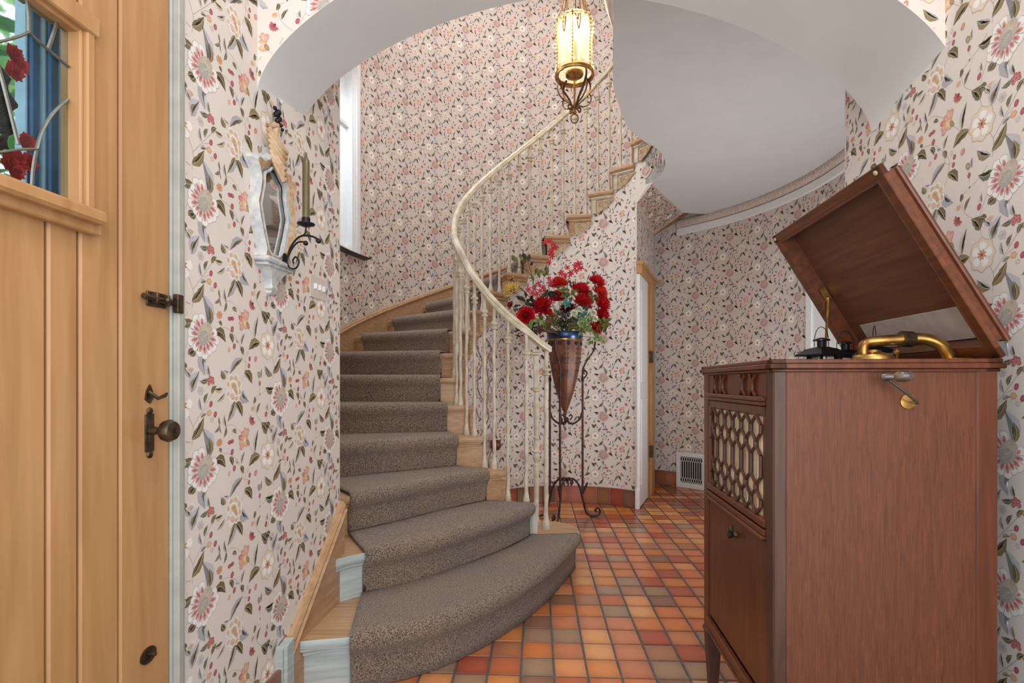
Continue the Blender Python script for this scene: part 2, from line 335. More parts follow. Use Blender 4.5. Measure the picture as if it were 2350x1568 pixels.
def papered(name, quads, pmap, u0, u1, z0, z1, hi, ok=None, uoff=0, zoff=0, base=None, parent=None, skip=None):
    """quads: list of 4-point base faces; pmap(u,z,off)->Nx3 for print; ok(u,z) vertex test."""
    V = []; Fc = []
    for q in quads:
        b = len(V); V += [tuple(p) for p in q]; Fc.append(tuple(range(b, b + len(q))))
    nb = len(V); allv = [np.array(V, dtype=float).reshape(-1, 3)]; allc = [np.tile(np.array(base or BASE), (nb, 1))]; faces = list(Fc)
    p, l, c, f = UNIT[hi]; off = nb
    i0 = int(math.floor((u0 - uoff) / PC)) - 1; i1 = int(math.ceil((u1 - uoff) / PC)) + 1
    for i in range(i0, i1 + 2):
        j0 = int(math.floor((z0 - zoff) / PR)) - 1; j1 = int(math.ceil((z1 - zoff) / PR)) + 2
        for j in range(j0, j1):
            u = p[:, 0] + uoff + i * PC; z = p[:, 1] + zoff + j * PR - (PR / 2 if i % 2 else 0)
            good = (u > u0) & (u < u1) & (z > z0) & (z < z1)
            if not good.any(): continue
            if ok is not None: good &= ok(u, z)
            ff = f[good[f].all(axis=1)]
            if len(ff) == 0: continue
            used = np.unique(ff); re = np.zeros(len(p), int); re[used] = np.arange(len(used))
            allv.append(pmap(u[used], z[used], .0003 + l[used] * .00012)); allc.append(c[used]); faces.append((re[ff] + off)); off += len(used)
    Vn = np.concatenate(allv); Cn = np.concatenate(allc)
    me = bpy.data.meshes.new(name)
    tri = [x for x in faces[len(Fc):]]; T = np.concatenate(tri) if tri else np.zeros((0, 3), int)
    loops = np.concatenate([np.array([i for q in Fc for i in q], int), T.ravel()]); ls = [len(q) for q in Fc] + [3] * len(T)
    me.vertices.add(len(Vn)); me.vertices.foreach_set('co', Vn.ravel()); me.loops.add(len(loops)); me.loops.foreach_set('vertex_index', loops.astype(np.int32))
    me.polygons.add(len(ls)); st = np.concatenate([[0], np.cumsum(ls)[:-1]]).astype(np.int32); me.polygons.foreach_set('loop_start', st)
    me.update(calc_edges=True); me.validate()
    at = me.color_attributes.new('Col', 'FLOAT_COLOR', 'POINT'); at.data.foreach_set('color', np.hstack([Cn, np.ones((len(Cn), 1))]).ravel())
    me.materials.append(PAPER); o = bpy.data.objects.new(name, me); COL.objects.link(o)
    if parent: o.parent = parent
    return struct(o)

# ------------------------------------------------------------------ materials
PLASTER = mat('plaster', (214, 213, 211), .75, var=.012, scale=6, bump=.25, bd=.004)
TRIMW = mat('white_trim', (226, 226, 224), .4, var=.02)
GREYT = mat('grey_trim', (168, 168, 160), .45, var=.05, scale=20)
PINE = wood('pine_stair', (160, 122, 88), (194, 160, 124), 0, .42, bump=.05)
PINEV = wood('pine_skirting', (156, 118, 84), (190, 154, 118), 1, .42, bump=.05)
CREAM = mat('cream_paint', (186, 170, 140), .42, var=.07, scale=18, lo=(176, 162, 138), hi=(214, 204, 184), bump=.15)
CREAMR = mat('cream_rail', (206, 192, 164), .38, var=.06, scale=14, lo=(184, 170, 144), hi=(218, 208, 186), bump=.1)
BLUEW = mat('blue_grey_riser', (166, 174, 174), .45, lo=(152, 164, 164), hi=(184, 190, 188), stretch=(1, 1, 14), scale=5, bump=.2)
DOORW = wood('door_maple', (168, 122, 76), (194, 148, 100), 2, .42, bump=.04, scale=2.2)
IRON = mat('black_iron', (38, 36, 38), .45, .6, bump=.3, scale=60)
RUST = mat('rusty_iron', (64, 44, 42), .5, .5, lo=(44, 32, 34), hi=(92, 60, 50), bump=.3, scale=50)
BRONZE = mat('aged_bronze', (78, 66, 54), .38, .8, lo=(52, 44, 38), hi=(110, 92, 70), scale=40)
BRASS = mat('aged_brass', (186, 142, 72), .3, .9, lo=(132, 92, 48), hi=(214, 172, 98), scale=25)
MAHOG = wood('mahogany', (76, 37, 18), (108, 55, 28), 2, .38, bump=.05, coat=.15)
MAHOGX = wood('mahogany_side', (80, 41, 22), (112, 61, 34), 2, .5, bump=.05, scale=11, dist=1.2)
MAHOGD = wood('mahogany_dark', (58, 36, 30), (92, 60, 48), 2, .42, bump=.05)
MAHOGL = wood('mahogany_lid', (78, 40, 22), (120, 66, 38), 1, .38, bump=.04, coat=.1)

# ------------------------------------------------------------------ walls
def wall_plane_quads(fn, ys, zs): return [[fn(a, z0), fn(b, z0), fn(b, z1), fn(a, z1)] for a, b in zip(ys[:-1], ys[1:]) for z0, z1 in zip(zs[:-1], zs[1:])]
# left wall (sunflower column at Y=1.417, z=1.2735)
def mapL(u, z, off): y = u; return np.stack([-.9705 + M * y + off, y, z], 1)
papered('wall_left', wall_plane_quads(lambda y, z: LW(y, z), [1.335, 2.30], [0, ZTOP]) + wall_plane_quads(lambda y, z: LW(y, z), [.40, 1.335], [2.2, 3.2]) + wall_plane_quads(lambda y, z: LW(y, z), [-.2, .40], [0, 3.2]),
        mapL, 1.342, 2.298, .12, 3.4, True, uoff=1.417, zoff=1.2735 + .004)
def mapR(u, z, off): y = -u; return np.stack([1.178 + M * y - off, y, z], 1)
papered('wall_right', wall_plane_quads(lambda y, z: RW(y, z), [-.2, 2.135], [0, 3.2]) + wall_plane_quads(lambda y, z: RW(y, z), [1.98, 2.135], [3.2, ZTOP]),
        mapR, -2.13, .15, 0, 2.75, True, uoff=-1.364, zoff=1.15 + 473 * 1.364 / 1190)
# left wall return to the hall, right wall return
mb = MB()
pL = LW(2.30); pLc = pol(CO, RO, 222); pR = RW(2.135); pRc = pol(CO, RO, -50)
WPLAIN = mat('plain_wallpaper', (206, 194, 186), .6, var=.02)
LRn = Vector((pLc[0] - pL[0], pLc[1] - pL[1], 0)); LRl = LRn.length; LRn.normalize()
def mapLR(u, z, off): return np.stack([pL[0] + LRn.x * u + LRn.y * off, pL[1] + LRn.y * u - LRn.x * off, z], 1)
papered('wall_left_return', [[(pL[0], pL[1], 0), (pLc[0], pLc[1], 0), (pLc[0], pLc[1], ZTOP), (pL[0], pL[1], ZTOP)]], mapLR, .01, LRl - .01, .9, 4.0, False, uoff=.1, zoff=1.3)
mb = MB(); mb.add([(pR[0], pR[1], 0), (pRc[0], pRc[1], 0), (pRc[0], pRc[1], ZTOP), (pR[0], pR[1], ZTOP)], [(0, 1, 2, 3)])
struct(mb.build('wall_right_return', WPLAIN))
# arch
AX, AZ, AA, AB, AN = .265, 2.09, 1.085, .535, 1.65
def arch_z(x): t = min(1, abs(x - AX) / AA); return AZ + AB * max(0, 1 - t ** AN) ** (1 / AN)
def near_pt(x, z, off=0): return (x, 1.668 - M * (x + .82) / 1 * .45 - off, z)
def yn(x): return 1.67 - .0425 * (x + .82)
def yf(x): return 1.985 - .016 * (x + .82)
xs = [AX + AA * sin(pi / 2 * t) * (1) for t in np.linspace(-1, 1, 65)]
xl, xr = -.822, 1.322
q = []
ax = [xl - .03] + [x for x in xs] + [xr + .03]
for a, b in zip(xs[:-1], xs[1:]):
    q.append([(a, yn(a), arch_z(a)), (b, yn(b), arch_z(b)), (b, yn(b), 3.2), (a, yn(a), 3.2)])
def mapA(u, z, off): return np.stack([u, 1.67 - .0425 * (u + .82) - off, z], 1)
def okA(u, z):
    t = np.clip(np.abs(u - AX) / AA, 0, 1); return z > AZ + AB * (1 - t ** AN) ** (1 / AN)
papered('wall_arch_front', q, mapA, xl + .005, xr - .02, 2.09, 2.62, True, ok=okA, uoff=-.60, zoff=2.36)
mb = MB()
for a, b in zip(xs[:-1], xs[1:]):
    mb.add([(a, yf(a), arch_z(a)), (b, yf(b), arch_z(b)), (b, yf(b), ZTOP), (a, yf(a), ZTOP)], [(0, 1, 2, 3)])
struct(mb.build('wall_arch_hall_side', WPLAIN))
mb = MB(); NS = 8; V = []
for a in xs:
    for j in range(NS + 1): t = j / NS; V.append((a, yn(a) * (1 - t) + yf(a) * t, arch_z(a)))
mb.add(V, [(i * (NS + 1) + j, i * (NS + 1) + j + 1, (i + 1) * (NS + 1) + j + 1, (i + 1) * (NS + 1) + j) for i in range(len(xs) - 1) for j in range(NS)])
struct(mb.build('ceiling_arch_soffit', PLASTER, smooth=True))
mb = MB(); mb.add([(-1.2, -.2, 3.2), (1.6, -.2, 3.2), (1.6, 2.0, 3.2), (-1.2, 2.0, 3.2)], [(0, 1, 2, 3)]); struct(mb.build('ceiling_vestibule', PLASTER))
# hall cylinder
WT0, WT1, WZ0, WZ1 = 161.2, 184.0, 2.36, 4.7
quads = []
ths = sorted(set([222 - 2 * i for i in range(137)] + [WT0, WT1]), reverse=True)
for a, b in zip(ths[:-1], ths[1:]):
    for z0, z1 in ((0, WZ0), (WZ0, WZ1), (WZ1, ZTOP)):
        if z0 == WZ0 and a <= WT1 + .01 and b >= WT0 - .01: continue
        pa, pb = pol(CO, RO, a), pol(CO, RO, b); quads.append([(pa[0], pa[1], z0), (pb[0], pb[1], z0), (pb[0], pb[1], z1), (pa[0], pa[1], z1)])
def mapH(u, z, off): th = -u / RO; r = RO - off * 2.5; return np.stack([CO[0] + r * np.cos(th), CO[1] + r * np.sin(th), z], 1)
def kodeg(d): return (269.5 - d) / DTH
def okH(u, z):
    d = np.degrees(-u / RO); up = (d > 58); lo = z > RISE * kodeg(d) + .08
    w = (d > WT0 - 2.0) & (d < WT1 + .5) & (z > WZ0 - .04) & (z < WZ1 + .05)
    dark = (d < 57) & (z < 2.86)
    return ((up & lo) | dark) & ~w
o = papered('wall_hall', quads, mapH, radians(-219) * RO, radians(9) * RO, .14, 5.85, False, ok=okH, uoff=radians(-141.5) * RO, zoff=3.0, base=lin((214, 200, 191)))
# string wall under the stairs
quads = []
def mapS(u, z, off): th = -u / RI; r = RI - off * 2.5; return np.stack([CI[0] + r * np.cos(th), CI[1] + r * np.sin(th), z], 1)
for k in range(2, 18):
    a0, a1 = thi(k) - 1.6, thi(k + 1) - 1.6
    if k == 17: a1 = 45
    for t in range(4):
        a, b = a0 + (a1 - a0) * t / 4, a0 + (a1 - a0) * (t + 1) / 4; pa, pb = pol(CI, RI, a), pol(CI, RI, b); zt = RISE * k - .03
        quads.append([(pa[0], pa[1], 0), (pb[0], pb[1], 0), (pb[0], pb[1], zt), (pa[0], pa[1], zt)])
def okS(u, z): d = np.degrees(-u / RI); return z < RISE * np.floor((276.3 - d - 1.6) / DTH) - .04
papered('wall_stair', quads, mapS, radians(-175) * RI, radians(-45.3) * RI, .165, 3.4, False, ok=okS, uoff=radians(-66) * RI, zoff=1.15 - 165 * 4.95 / 1190 + .73)
# path of the well edge past the string wall
WELL = [pol(CI, RI, 45), (1.235, 4.62), (1.275, 4.47), (1.25, 4.22), (1.12, 3.97), (.95, 3.80), (.80, 3.60), (.70, 3.36), (.61, 3.12), (.54, 2.75), (.475, 2.4), (.43, 2.12), (.42, 1.97)]
WELLS = [(p.x, p.y) for p in catmull([(a, b, 0) for a, b in WELL], 5)]
quads = []
for i, (a, b) in enumerate(zip(WELLS[:-1], WELLS[1:])):
    zb0 = 2.785 + .145 * min(1, i / 6); zb1 = 2.785 + .145 * min(1, (i + 1) / 6)
    quads.append([(a[0], a[1], zb0), (b[0], b[1], zb1), (b[0], b[1], 3.36), (a[0], a[1], 3.36)])
wl_s = [0]
for a, b in zip(WELLS[:-1], WELLS[1:]): wl_s.append(wl_s[-1] + sqrt((a[0] - b[0]) ** 2 + (a[1] - b[1]) ** 2))
wx = np.array([p[0] for p in WELLS]); wy = np.array([p[1] for p in WELLS]); ws = np.array(wl_s)
def mapW(u, z, off):
    x = np.interp(u, ws, wx); y = np.interp(u, ws, wy); d = np.sqrt((x - .45) ** 2 + (y - 4.1) ** 2) + 1e-6
    return np.stack([x + (.45 - x) / d * off * 6, y + (4.1 - y) / d * off * 6, z], 1)
papered('wall_stairwell_edge', quads, mapW, .03, 1.3, 2.95, 3.35, False, uoff=.1, zoff=3.05)
# radial wall with cupboard door, sloping soffit
RA = Vector((*pol(CI, RI, 45), 0)); RB = Vector((1.565, 5.73, 0)); RD = (RB - RA); RL = RD.length; RD.normalize(); RN = Vector((RD.y, -RD.x, 0))
def RP(t, z, off=0): p = RA + RD * t + RN * off; return (p.x, p.y, z)
def mapC(u, z, off): return np.stack([RA.x + RD.x * u + RN.x * off, RA.y + RD.y * u + RN.y * off, z], 1)
papered('wall_stair_end', [[RP(0, 2.2), RP(RL, 2.2), RP(RL, 2.79), RP(0, 2.79)], [RP(.93, 0), RP(RL, 0), RP(RL, 2.2), RP(.93, 2.2)], [RP(0, 0, -.02), RP(.95, 0, -.02), RP(.95, 2.2, -.02), RP(0, 2.2, -.02)]], mapC, .01, RL - .01, 2.26, 2.78, False, uoff=.3, zoff=2.5)
mb = None
SA = (WELLS[0], 2.785); S1 = RP(0, 2.79); S2 = RP(RL + .0, 2.78); S3 = (1.80, 5.44, ZC); S4 = (1.235, 4.62, ZC)
def mapSo(u, z, off):
    # bilinear patch S1,S2,S3,S4: u across (0..1.1 -> S1..S2), z up slope (0..0.5)
    a = (u / 1.1)[:, None]; b = (z / .42)[:, None]; P1, P2, P3, P4 = [np.array(p) for p in (S1, S2, S3, S4)]
    n = np.cross(P2 - P1, P4 - P1); n = n / np.linalg.norm(n); n = n if n[2] < 0 else -n
    return (1 - b) * ((1 - a) * P1 + a * P2) + b * ((1 - a) * P4 + a * P3) + n * (off[:, None] * 3 + .006)
def _so(i, j): return tuple(Vector(S1).lerp(Vector(S2), i / 8).lerp(Vector(S4).lerp(Vector(S3), i / 8), j / 4))
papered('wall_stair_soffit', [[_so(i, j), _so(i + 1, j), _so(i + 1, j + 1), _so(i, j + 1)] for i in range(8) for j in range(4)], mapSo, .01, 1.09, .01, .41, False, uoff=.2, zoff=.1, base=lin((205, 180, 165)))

# landing soffit / ceiling
poly = [pol(CO, RO + .02, d) for d in range(44, -51, -4)] + [(1.80, 2.5), (1.36, 1.985)] + WELLS[::-1][:-3]
poly = [(1.80, 5.44)] + [p for p in poly if not (p[1] > 5.5)]
mb = MB(); mb.prism(poly, ZC, 3.5, mi=0); struct(mb.build('ceiling_landing', PLASTER))
mb = MB(); mb.tube([(1.85, 3.59, ZC), (1.40, 4.30, ZC)], .005, 6, flat=.4); struct(mb.build('ceiling_raised_line', PLASTER))  # thin raised line running across the landing soffit
# moulded edge of the landing over the well
mb = MB(); path = [(a, b, 0) for a, b in WELLS[6:]]
mb.sweep(path, [(0, 3.34), (.012, 3.36), (.012, 3.39), (.03, 3.41), (.03, 3.44), (.045, 3.46), (.062, 3.50), (.062, 3.535), (0, 3.546)])
struct(mb.build('trim_landing_edge', CREAM, smooth=30))
# cove band under the landing
RIB = mat('ribbed_border', (214, 190, 180), .6, lo=(196, 170, 160), hi=(226, 212, 200), scale=60)
mb = MB(); path = [(*pol(CO, RO - .001, d), 0) for d in range(50, -11, -1)]
mb.sweep(path, [(0, 2.855), (.028, 2.86), (.03, 2.89), (.02, ZC)]); o1 = struct(mb.build('trim_ribbed_cove', RIB, smooth=30))
mb = MB()
for i, d in enumerate(np.arange(49.6, -9, -.55)):
    p, q2 = pol(CO, RO - .03, d), pol(CO, RO - .03, d - .3); mb.tube([(p[0], p[1], 2.862), (q2[0], q2[1], 2.9), (q2[0], q2[1], 2.926)], .006, 4, cap=False)
mb.build('cove_ribs', RIB, o1, kind='stuff')
mb = MB(); mb.sweep(path, [(0, 2.775), (.018, 2.785), (.02, 2.845), (0, 2.856)]); struct(mb.build('trim_white_cove', TRIMW, smooth=30))

# ------------------------------------------------------------------ floor with tiles
TW = .1315
floor = bpy.data.objects.new('floor', None)
GROUT = mat('grout', (88, 88, 84), .85, var=.15, scale=80, bump=.5)
mb = MB(); mb.add([(-1.6, -.4, -.004), (2.7, -.4, -.004), (2.7, 6.4, -.004), (-1.6, 6.4, -.004)], [(0, 1, 2, 3)]); floor = struct(mb.build('floor', GROUT))
P_FLOOR = [(194, 116, 70), (176, 100, 68), (204, 140, 92), (156, 112, 86), (190, 112, 70), (204, 146, 96), (136, 98, 80), (178, 112, 80), (192, 116, 66), (150, 122, 100), (164, 82, 60), (198, 128, 72), (184, 118, 84), (164, 108, 76)]
P_BASE = [(150, 84, 62), (128, 84, 66), (118, 90, 70), (144, 70, 52), (156, 96, 70), (110, 82, 70), (134, 92, 66), (150, 76, 58), (122, 96, 74), (140, 86, 64), (156, 88, 64), (116, 88, 76), (148, 98, 70), (130, 76, 60)]
def tile_mat(PAL, nm='quarry_tile'):
    m = bpy.data.materials.new(nm); m.use_nodes = True; nt = m.node_tree; b = nt.nodes['Principled BSDF']
    oi = nt.nodes.new('ShaderNodeObjectInfo'); tc = nt.nodes.new('ShaderNodeTexCoord')
    r = nt.nodes.new('ShaderNodeValToRGB'); r.color_ramp.interpolation = 'CONSTANT'
    cols = PAL
    r.color_ramp.elements[0].color = (*lin(cols[0]), 1); r.color_ramp.elements[1].color = (*lin(cols[1]), 1); r.color_ramp.elements[1].position = 1 / 14
    for i in range(2, 14): e = r.color_ramp.elements.new(i / 14); e.color = (*lin(cols[i]), 1)
    nt.links.new(oi.outputs['Random'], r.inputs[0])
    # blotch: burnt rims and lighter heart, different on each tile
    sp = nt.nodes.new('ShaderNodeVectorMath'); sp.operation = 'LENGTH'; nt.links.new(tc.outputs['Object'], sp.inputs[0])
    ad = nt.nodes.new('ShaderNodeVectorMath'); ad.operation = 'ADD'; nt.links.new(tc.outputs['Object'], ad.inputs[0]); nt.links.new(oi.outputs['Location'], ad.inputs[1])
    n = nt.nodes.new('ShaderNodeTexNoise'); n.inputs['Scale'].default_value = 14; n.inputs['Detail'].default_value = 4; nt.links.new(ad.outputs[0], n.inputs['Vector'])
    mr = nt.nodes.new('ShaderNodeMapRange'); mr.inputs['From Min'].default_value = .02; mr.inputs['From Max'].default_value = .075; nt.links.new(sp.outputs['Value'], mr.inputs['Value'])
    a2 = nt.nodes.new('ShaderNodeMath'); a2.operation = 'ADD'; nt.links.new(mr.outputs[0], a2.inputs[0]); nt.links.new(n.outputs[0], a2.inputs[1])
    r2 = nt.nodes.new('ShaderNodeValToRGB'); r2.color_ramp.elements[0].position = .45; r2.color_ramp.elements[0].color = (1.3, 1.22, 1.1, 1); r2.color_ramp.elements[1].position = 1.0; r2.color_ramp.elements[1].color = (.85, .8, .78, 1)
    sc = nt.nodes.new('ShaderNodeMath'); sc.operation = 'MULTIPLY'; sc.inputs[1].default_value = .62; nt.links.new(a2.outputs[0], sc.inputs[0]); nt.links.new(sc.outputs[0], r2.inputs[0])
    mx = nt.nodes.new('ShaderNodeMixRGB'); mx.blend_type = 'MULTIPLY'; mx.inputs[0].default_value = .8; nt.links.new(r.outputs[0], mx.inputs[1]); nt.links.new(r2.outputs[0], mx.inputs[2]); nt.links.new(mx.outputs[0], b.inputs['Base Color'])
    n2 = nt.nodes.new('ShaderNodeTexNoise'); n2.inputs['Scale'].default_value = 120; bp = nt.nodes.new('ShaderNodeBump'); bp.inputs['Strength'].default_value = .12; bp.inputs['Distance'].default_value = .002
    nt.links.new(ad.outputs[0], n2.inputs['Vector']); nt.links.new(n2.outputs[0], bp.inputs['Height']); nt.links.new(bp.outputs[0], b.inputs['Normal'])
    b.inputs['Roughness'].default_value = .3; b.inputs['Coat Weight'].default_value = .5; b.inputs['Coat Roughness'].default_value = .18
    return m
TILE = tile_mat(P_FLOOR); TILEB = tile_mat(P_BASE, 'base_tile')
def tile_mesh(wx_, wy_, h, j):
    b = MB(); bm = bmesh.new(); bmesh.ops.create_cube(bm, size=1)
    for v_ in bm.verts: v_.co = (v_.co.x * wx_ + U(-j, j), v_.co.y * wy_ + U(-j, j), v_.co.z * h)
    bmesh.ops.bevel(bm, geom=[e for e in bm.edges if all(q_.co.z > 0 for q_ in e.verts)], offset=.003, segments=2, affect='EDGES')
    me = bpy.data.meshes.new('tile'); bm.to_mesh(me); bm.free(); me.materials.append(TILE); return me
TM = [tile_mesh(TW - .009, TW - .009, .012, .0012) for _ in range(6)]
TA = math.atan(.0462)
cells = []
for j in range(-3, 34):
    for i in range(-9, 18):
        lx, ly = (i + .5) * TW, (j + .5) * TW
        x = .172 + lx * cos(TA) + ly * sin(TA); y = 2.163 + ly * cos(TA) - lx * sin(TA)
        if x < LW(y)[0] - .05 and y < 2.3: continue
        if y < 1.8: continue
        vx = x / y
        if vx < -.46 or vx > .62 or (x > RW(y)[0] and y < 2.2): continue
        d = sqrt((x - CO[0]) ** 2 + (y - CO[1]) ** 2); di = sqrt((x - CI[0]) ** 2 + (y - CI[1]) ** 2)
        if y > 2.6 and d > RO + .05: continue
        a = math.degrees(atan2(y - CI[1], x - CI[0])) % 360
        if di > RI + .08 and 59 < a < 236: continue
        if x < .1 and di > RI and y < 3.3 and x < -.75 + (y - 1.95) * .75: continue
        cells.append((y, x, i, j))
cells.sort()
for n_, (y, x, i, j) in enumerate(cells[:300]):
    o = bpy.data.objects.new('tile', TM[(i * 7 + j * 3) % 6]); COL.objects.link(o); o.parent = floor; o.location = (x, y, -.006 + U(-.0006, .0006)); o.rotation_euler = (0, 0, -TA + U(-.006, .006))
CV = mat('far_tiles', (190, 110, 62), .32, lo=(150, 84, 56), hi=(214, 140, 80), scale=6, coat=.2)
FT = [mat('far_tile_%s' % n_, c_, .32, coat=.2, var=.1, scale=20) for n_, c_ in (('orange', (204, 120, 58)), ('rust', (176, 84, 46)), ('buff', (212, 148, 88)), ('brown', (150, 98, 70)))]
mb = MB()
for (y, x, i, j) in cells[300:]:
    h = (TW - .009) / 2; c_, s_ = cos(-TA), sin(-TA)
    mb.add([(x + a * c_ - b_ * s_, y + a * s_ + b_ * c_, 0) for a, b_ in ((-h, -h), (h, -h), (h, h), (-h, h))], [(0, 1, 2, 3)], random.randrange(4))
if mb.v: mb.build('far_tiles', FT, floor, kind='stuff')

# tiled baseboards
def base_tiles(name, path_fn, n, h=.16, wdt=.125, parent_mat=GROUT):
    root = bpy.data.objects.new(name, None); COL.objects.link(root); root['kind'] = 'structure'
    me = []
    for _ in range(3):
        bm = bmesh.new(); bmesh.ops.create_cube(bm, size=1)
        for v_ in bm.verts: v_.co = (v_.co.x * wdt, v_.co.y * .014, v_.co.z * h)
        bmesh.ops.bevel(bm, geom=bm.edges[:], offset=.002, segments=1, affect='EDGES'); q_ = bpy.data.meshes.new('tile'); bm.to_mesh(q_); bm.free(); q_.materials.append(TILEB); me.append(q_)
    for i in range(n):
        x, y, a = path_fn(i)
        o = bpy.data.objects.new('tile', me[i % 3]); COL.objects.link(o); o.parent = root; o.location = (x, y, h / 2 + .001); o.rotation_euler = (0, 0, a)
    return root
def bS(i): d = 45 + degrees_(.132 / RI) * (i + .5); p = pol(CI, RI - .009, d); return p[0], p[1], radians(d + 90)
def degrees_(r): return math.degrees(r)
base_tiles('baseboard_stair', bS, 19)
def bH(i): d = 57.2 - degrees_(.125 / RO) * (i + .5); p = pol(CO, RO - .009, d); return p[0], p[1], radians(d + 90)
base_tiles('baseboard_hall', bH, 2, wdt=.118)
def bL(i): y = 1.83 - (i + .5) * .134; p = LW(y, 0, .009); return p[0], p[1], RZ + pi / 2
base_tiles('baseboard_left', bL, 3)
def bLs(i): p = LW(1.89 + i * .1, 0, .012); return p[0], p[1], RZ + pi / 2
# ------------------------------------------------------------------ staircase
stairs = thing('staircase', 'curved pine staircase sweeping up from the tiled hall to the landing', 'staircase', (0, 0, 0))
N = {1: [(-.79, 1.905), (-.6, 1.935), (-.40, 2.0), (-.2, 2.15), (0, 2.39), (.17, 2.67), (.31, 2.98), (.40, 3.20)],
     2: [(-.77, 2.195), (-.646, 2.30), (-.476, 2.41), (-.288, 2.60), (-.072, 2.86), (.08, 3.09), (.155, 3.26)],
     3: [(-.90, 2.48), (-.783, 2.56), (-.62, 2.73), (-.418, 2.97), (-.22, 3.17), (-.02, 3.29)],
     4: [(-1.12, 2.80), (-.97, 2.95), (-.65, 3.16), (-.33, 3.36), (-.19, 3.40)]}
for k in range(5, 19):
    a, b = pol(CO, RO - .005, tho(k)), pol(CI, .872, thi(k)) if k < 18 else (1.20, 4.56)
    N[k] = [(a[0] + (b[0] - a[0]) * t / 6, a[1] + (b[1] - a[1]) * t / 6) for t in range(7)]
for k in N: N[k] = [(p.x, p.y) for p in catmull([(a, b, 0) for a, b in N[k]], 6)]
def resample(P, n):
    d = [0]
    for a, b in zip(P[:-1], P[1:]): d.append(d[-1] + sqrt((a[0] - b[0]) ** 2 + (a[1] - b[1]) ** 2))
    t = np.linspace(0, d[-1], n); return list(zip(np.interp(t, d, [p[0] for p in P]), np.interp(t, d, [p[1] for p in P])))
def offs(P, d):   # offset to the left of travel (uphill) by d
    out = []
    for i, p in enumerate(P):
        a, b = P[max(0, i - 1)], P[min(len(P) - 1, i + 1)]; tx, ty = b[0] - a[0], b[1] - a[1]; l = sqrt(tx * tx + ty * ty); out.append((p[0] - ty / l * d, p[1] + tx / l * d))
    return out
NR = 25
for k in N: N[k] = resample(N[k], NR)
BULL = [(.425, 3.27), (.437, 3.33), (.43, 3.41), (.39, 3.49), (.32, 3.55), (.22, 3.585), (.12, 3.57), (.04, 3.50)]
def nosed(outline, z, name, material):
    # solid slab with a rounded, reeded edge: stack of scaled outlines
    mb = MB(); n = len(outline); c = (sum(p[0] for p in outline) / n, sum(p[1] for p in outline) / n)
    return mb
for k in range(1, 18):
    z = RISE * k; front = N[k]; back = offs(N[k + 1], .035)
    if k == 1: outline = front + BULL + back[::-1][2:]
    else:
        outline = front + back[::-1]
    # inset loop for the rounded nosing
    n = len(outline); nf = len(front) + (len(BULL) if k == 1 else 0)
    fin = [(0.0, z - .004), (.004, z), ]
    def inset(d):
        out = []
        for i, p in enumerate(outline):
            a, b = outline[i - 1], outline[(i + 1) % n]; tx, ty = b[0] - a[0], b[1] - a[1]; l = sqrt(tx * tx + ty * ty) + 1e-9
            out.append((p[0] - ty / l * d, p[1] + tx / l * d))
        return out
    mb = MB(); loops = [(.02, z - .056), (.02, z - .046), (.010, z - .040), (.012, z - .034), (.004, z - .032), (0, z - .022), (.001, z - .010), (.006, z)]
    V = []
    for d, zz in loops: V += [(p[0], p[1], zz) for p in inset(d)]
    Fq = [(l * n + i, l * n + (i + 1) % n, (l + 1) * n + (i + 1) % n, (l + 1) * n + i) for l in range(len(loops) - 1) for i in range(n)]
    mb.add(V, Fq); mb.m = [1 if (k <= 2 and q_[0] < 7 * n) else 0 for q_ in Fq]
    top = inset(.006); tr = geometry.tessellate_polygon([[Vector((p[0], p[1], 0)) for p in top]]); b0 = (len(loops) - 1) * n
    mb.f += [tuple(b0 + i for i in t) for t in tr]; mb.m += [0] * len(tr)
    mb.build('tread', [PINE, BLUEW], stairs, smooth=40)
    # riser
    rp = offs(front, .028) + (([(.405, 3.27), (.41, 3.33), (.40, 3.40), (.36, 3.47), (.30, 3.525), (.21, 3.555), (.12, 3.54)]) if k == 1 else [])
    mb = MB(); m_ = len(rp)
    mb.add([(p[0], p[1], z - RISE) for p in rp] + [(p[0], p[1], z - .05) for p in rp], [(i, i + 1, m_ + i + 1, m_ + i) for i in range(m_ - 1)])
    mb.build('riser', BLUEW if k <= 2 else PINE, stairs, smooth=40)
    if k > 1:   # return side of the step below the tread, facing the well
        pass
mb = MB(); rp = offs(N[18], .0); z = RISE * 18
mb.add([(p[0], p[1], z - RISE) for p in rp] + [(p[0], p[1], z) for p in rp], [(i, i + 1, NR + i + 1, NR + i) for i in range(NR - 1)]); mb.build('riser', PINE, stairs)

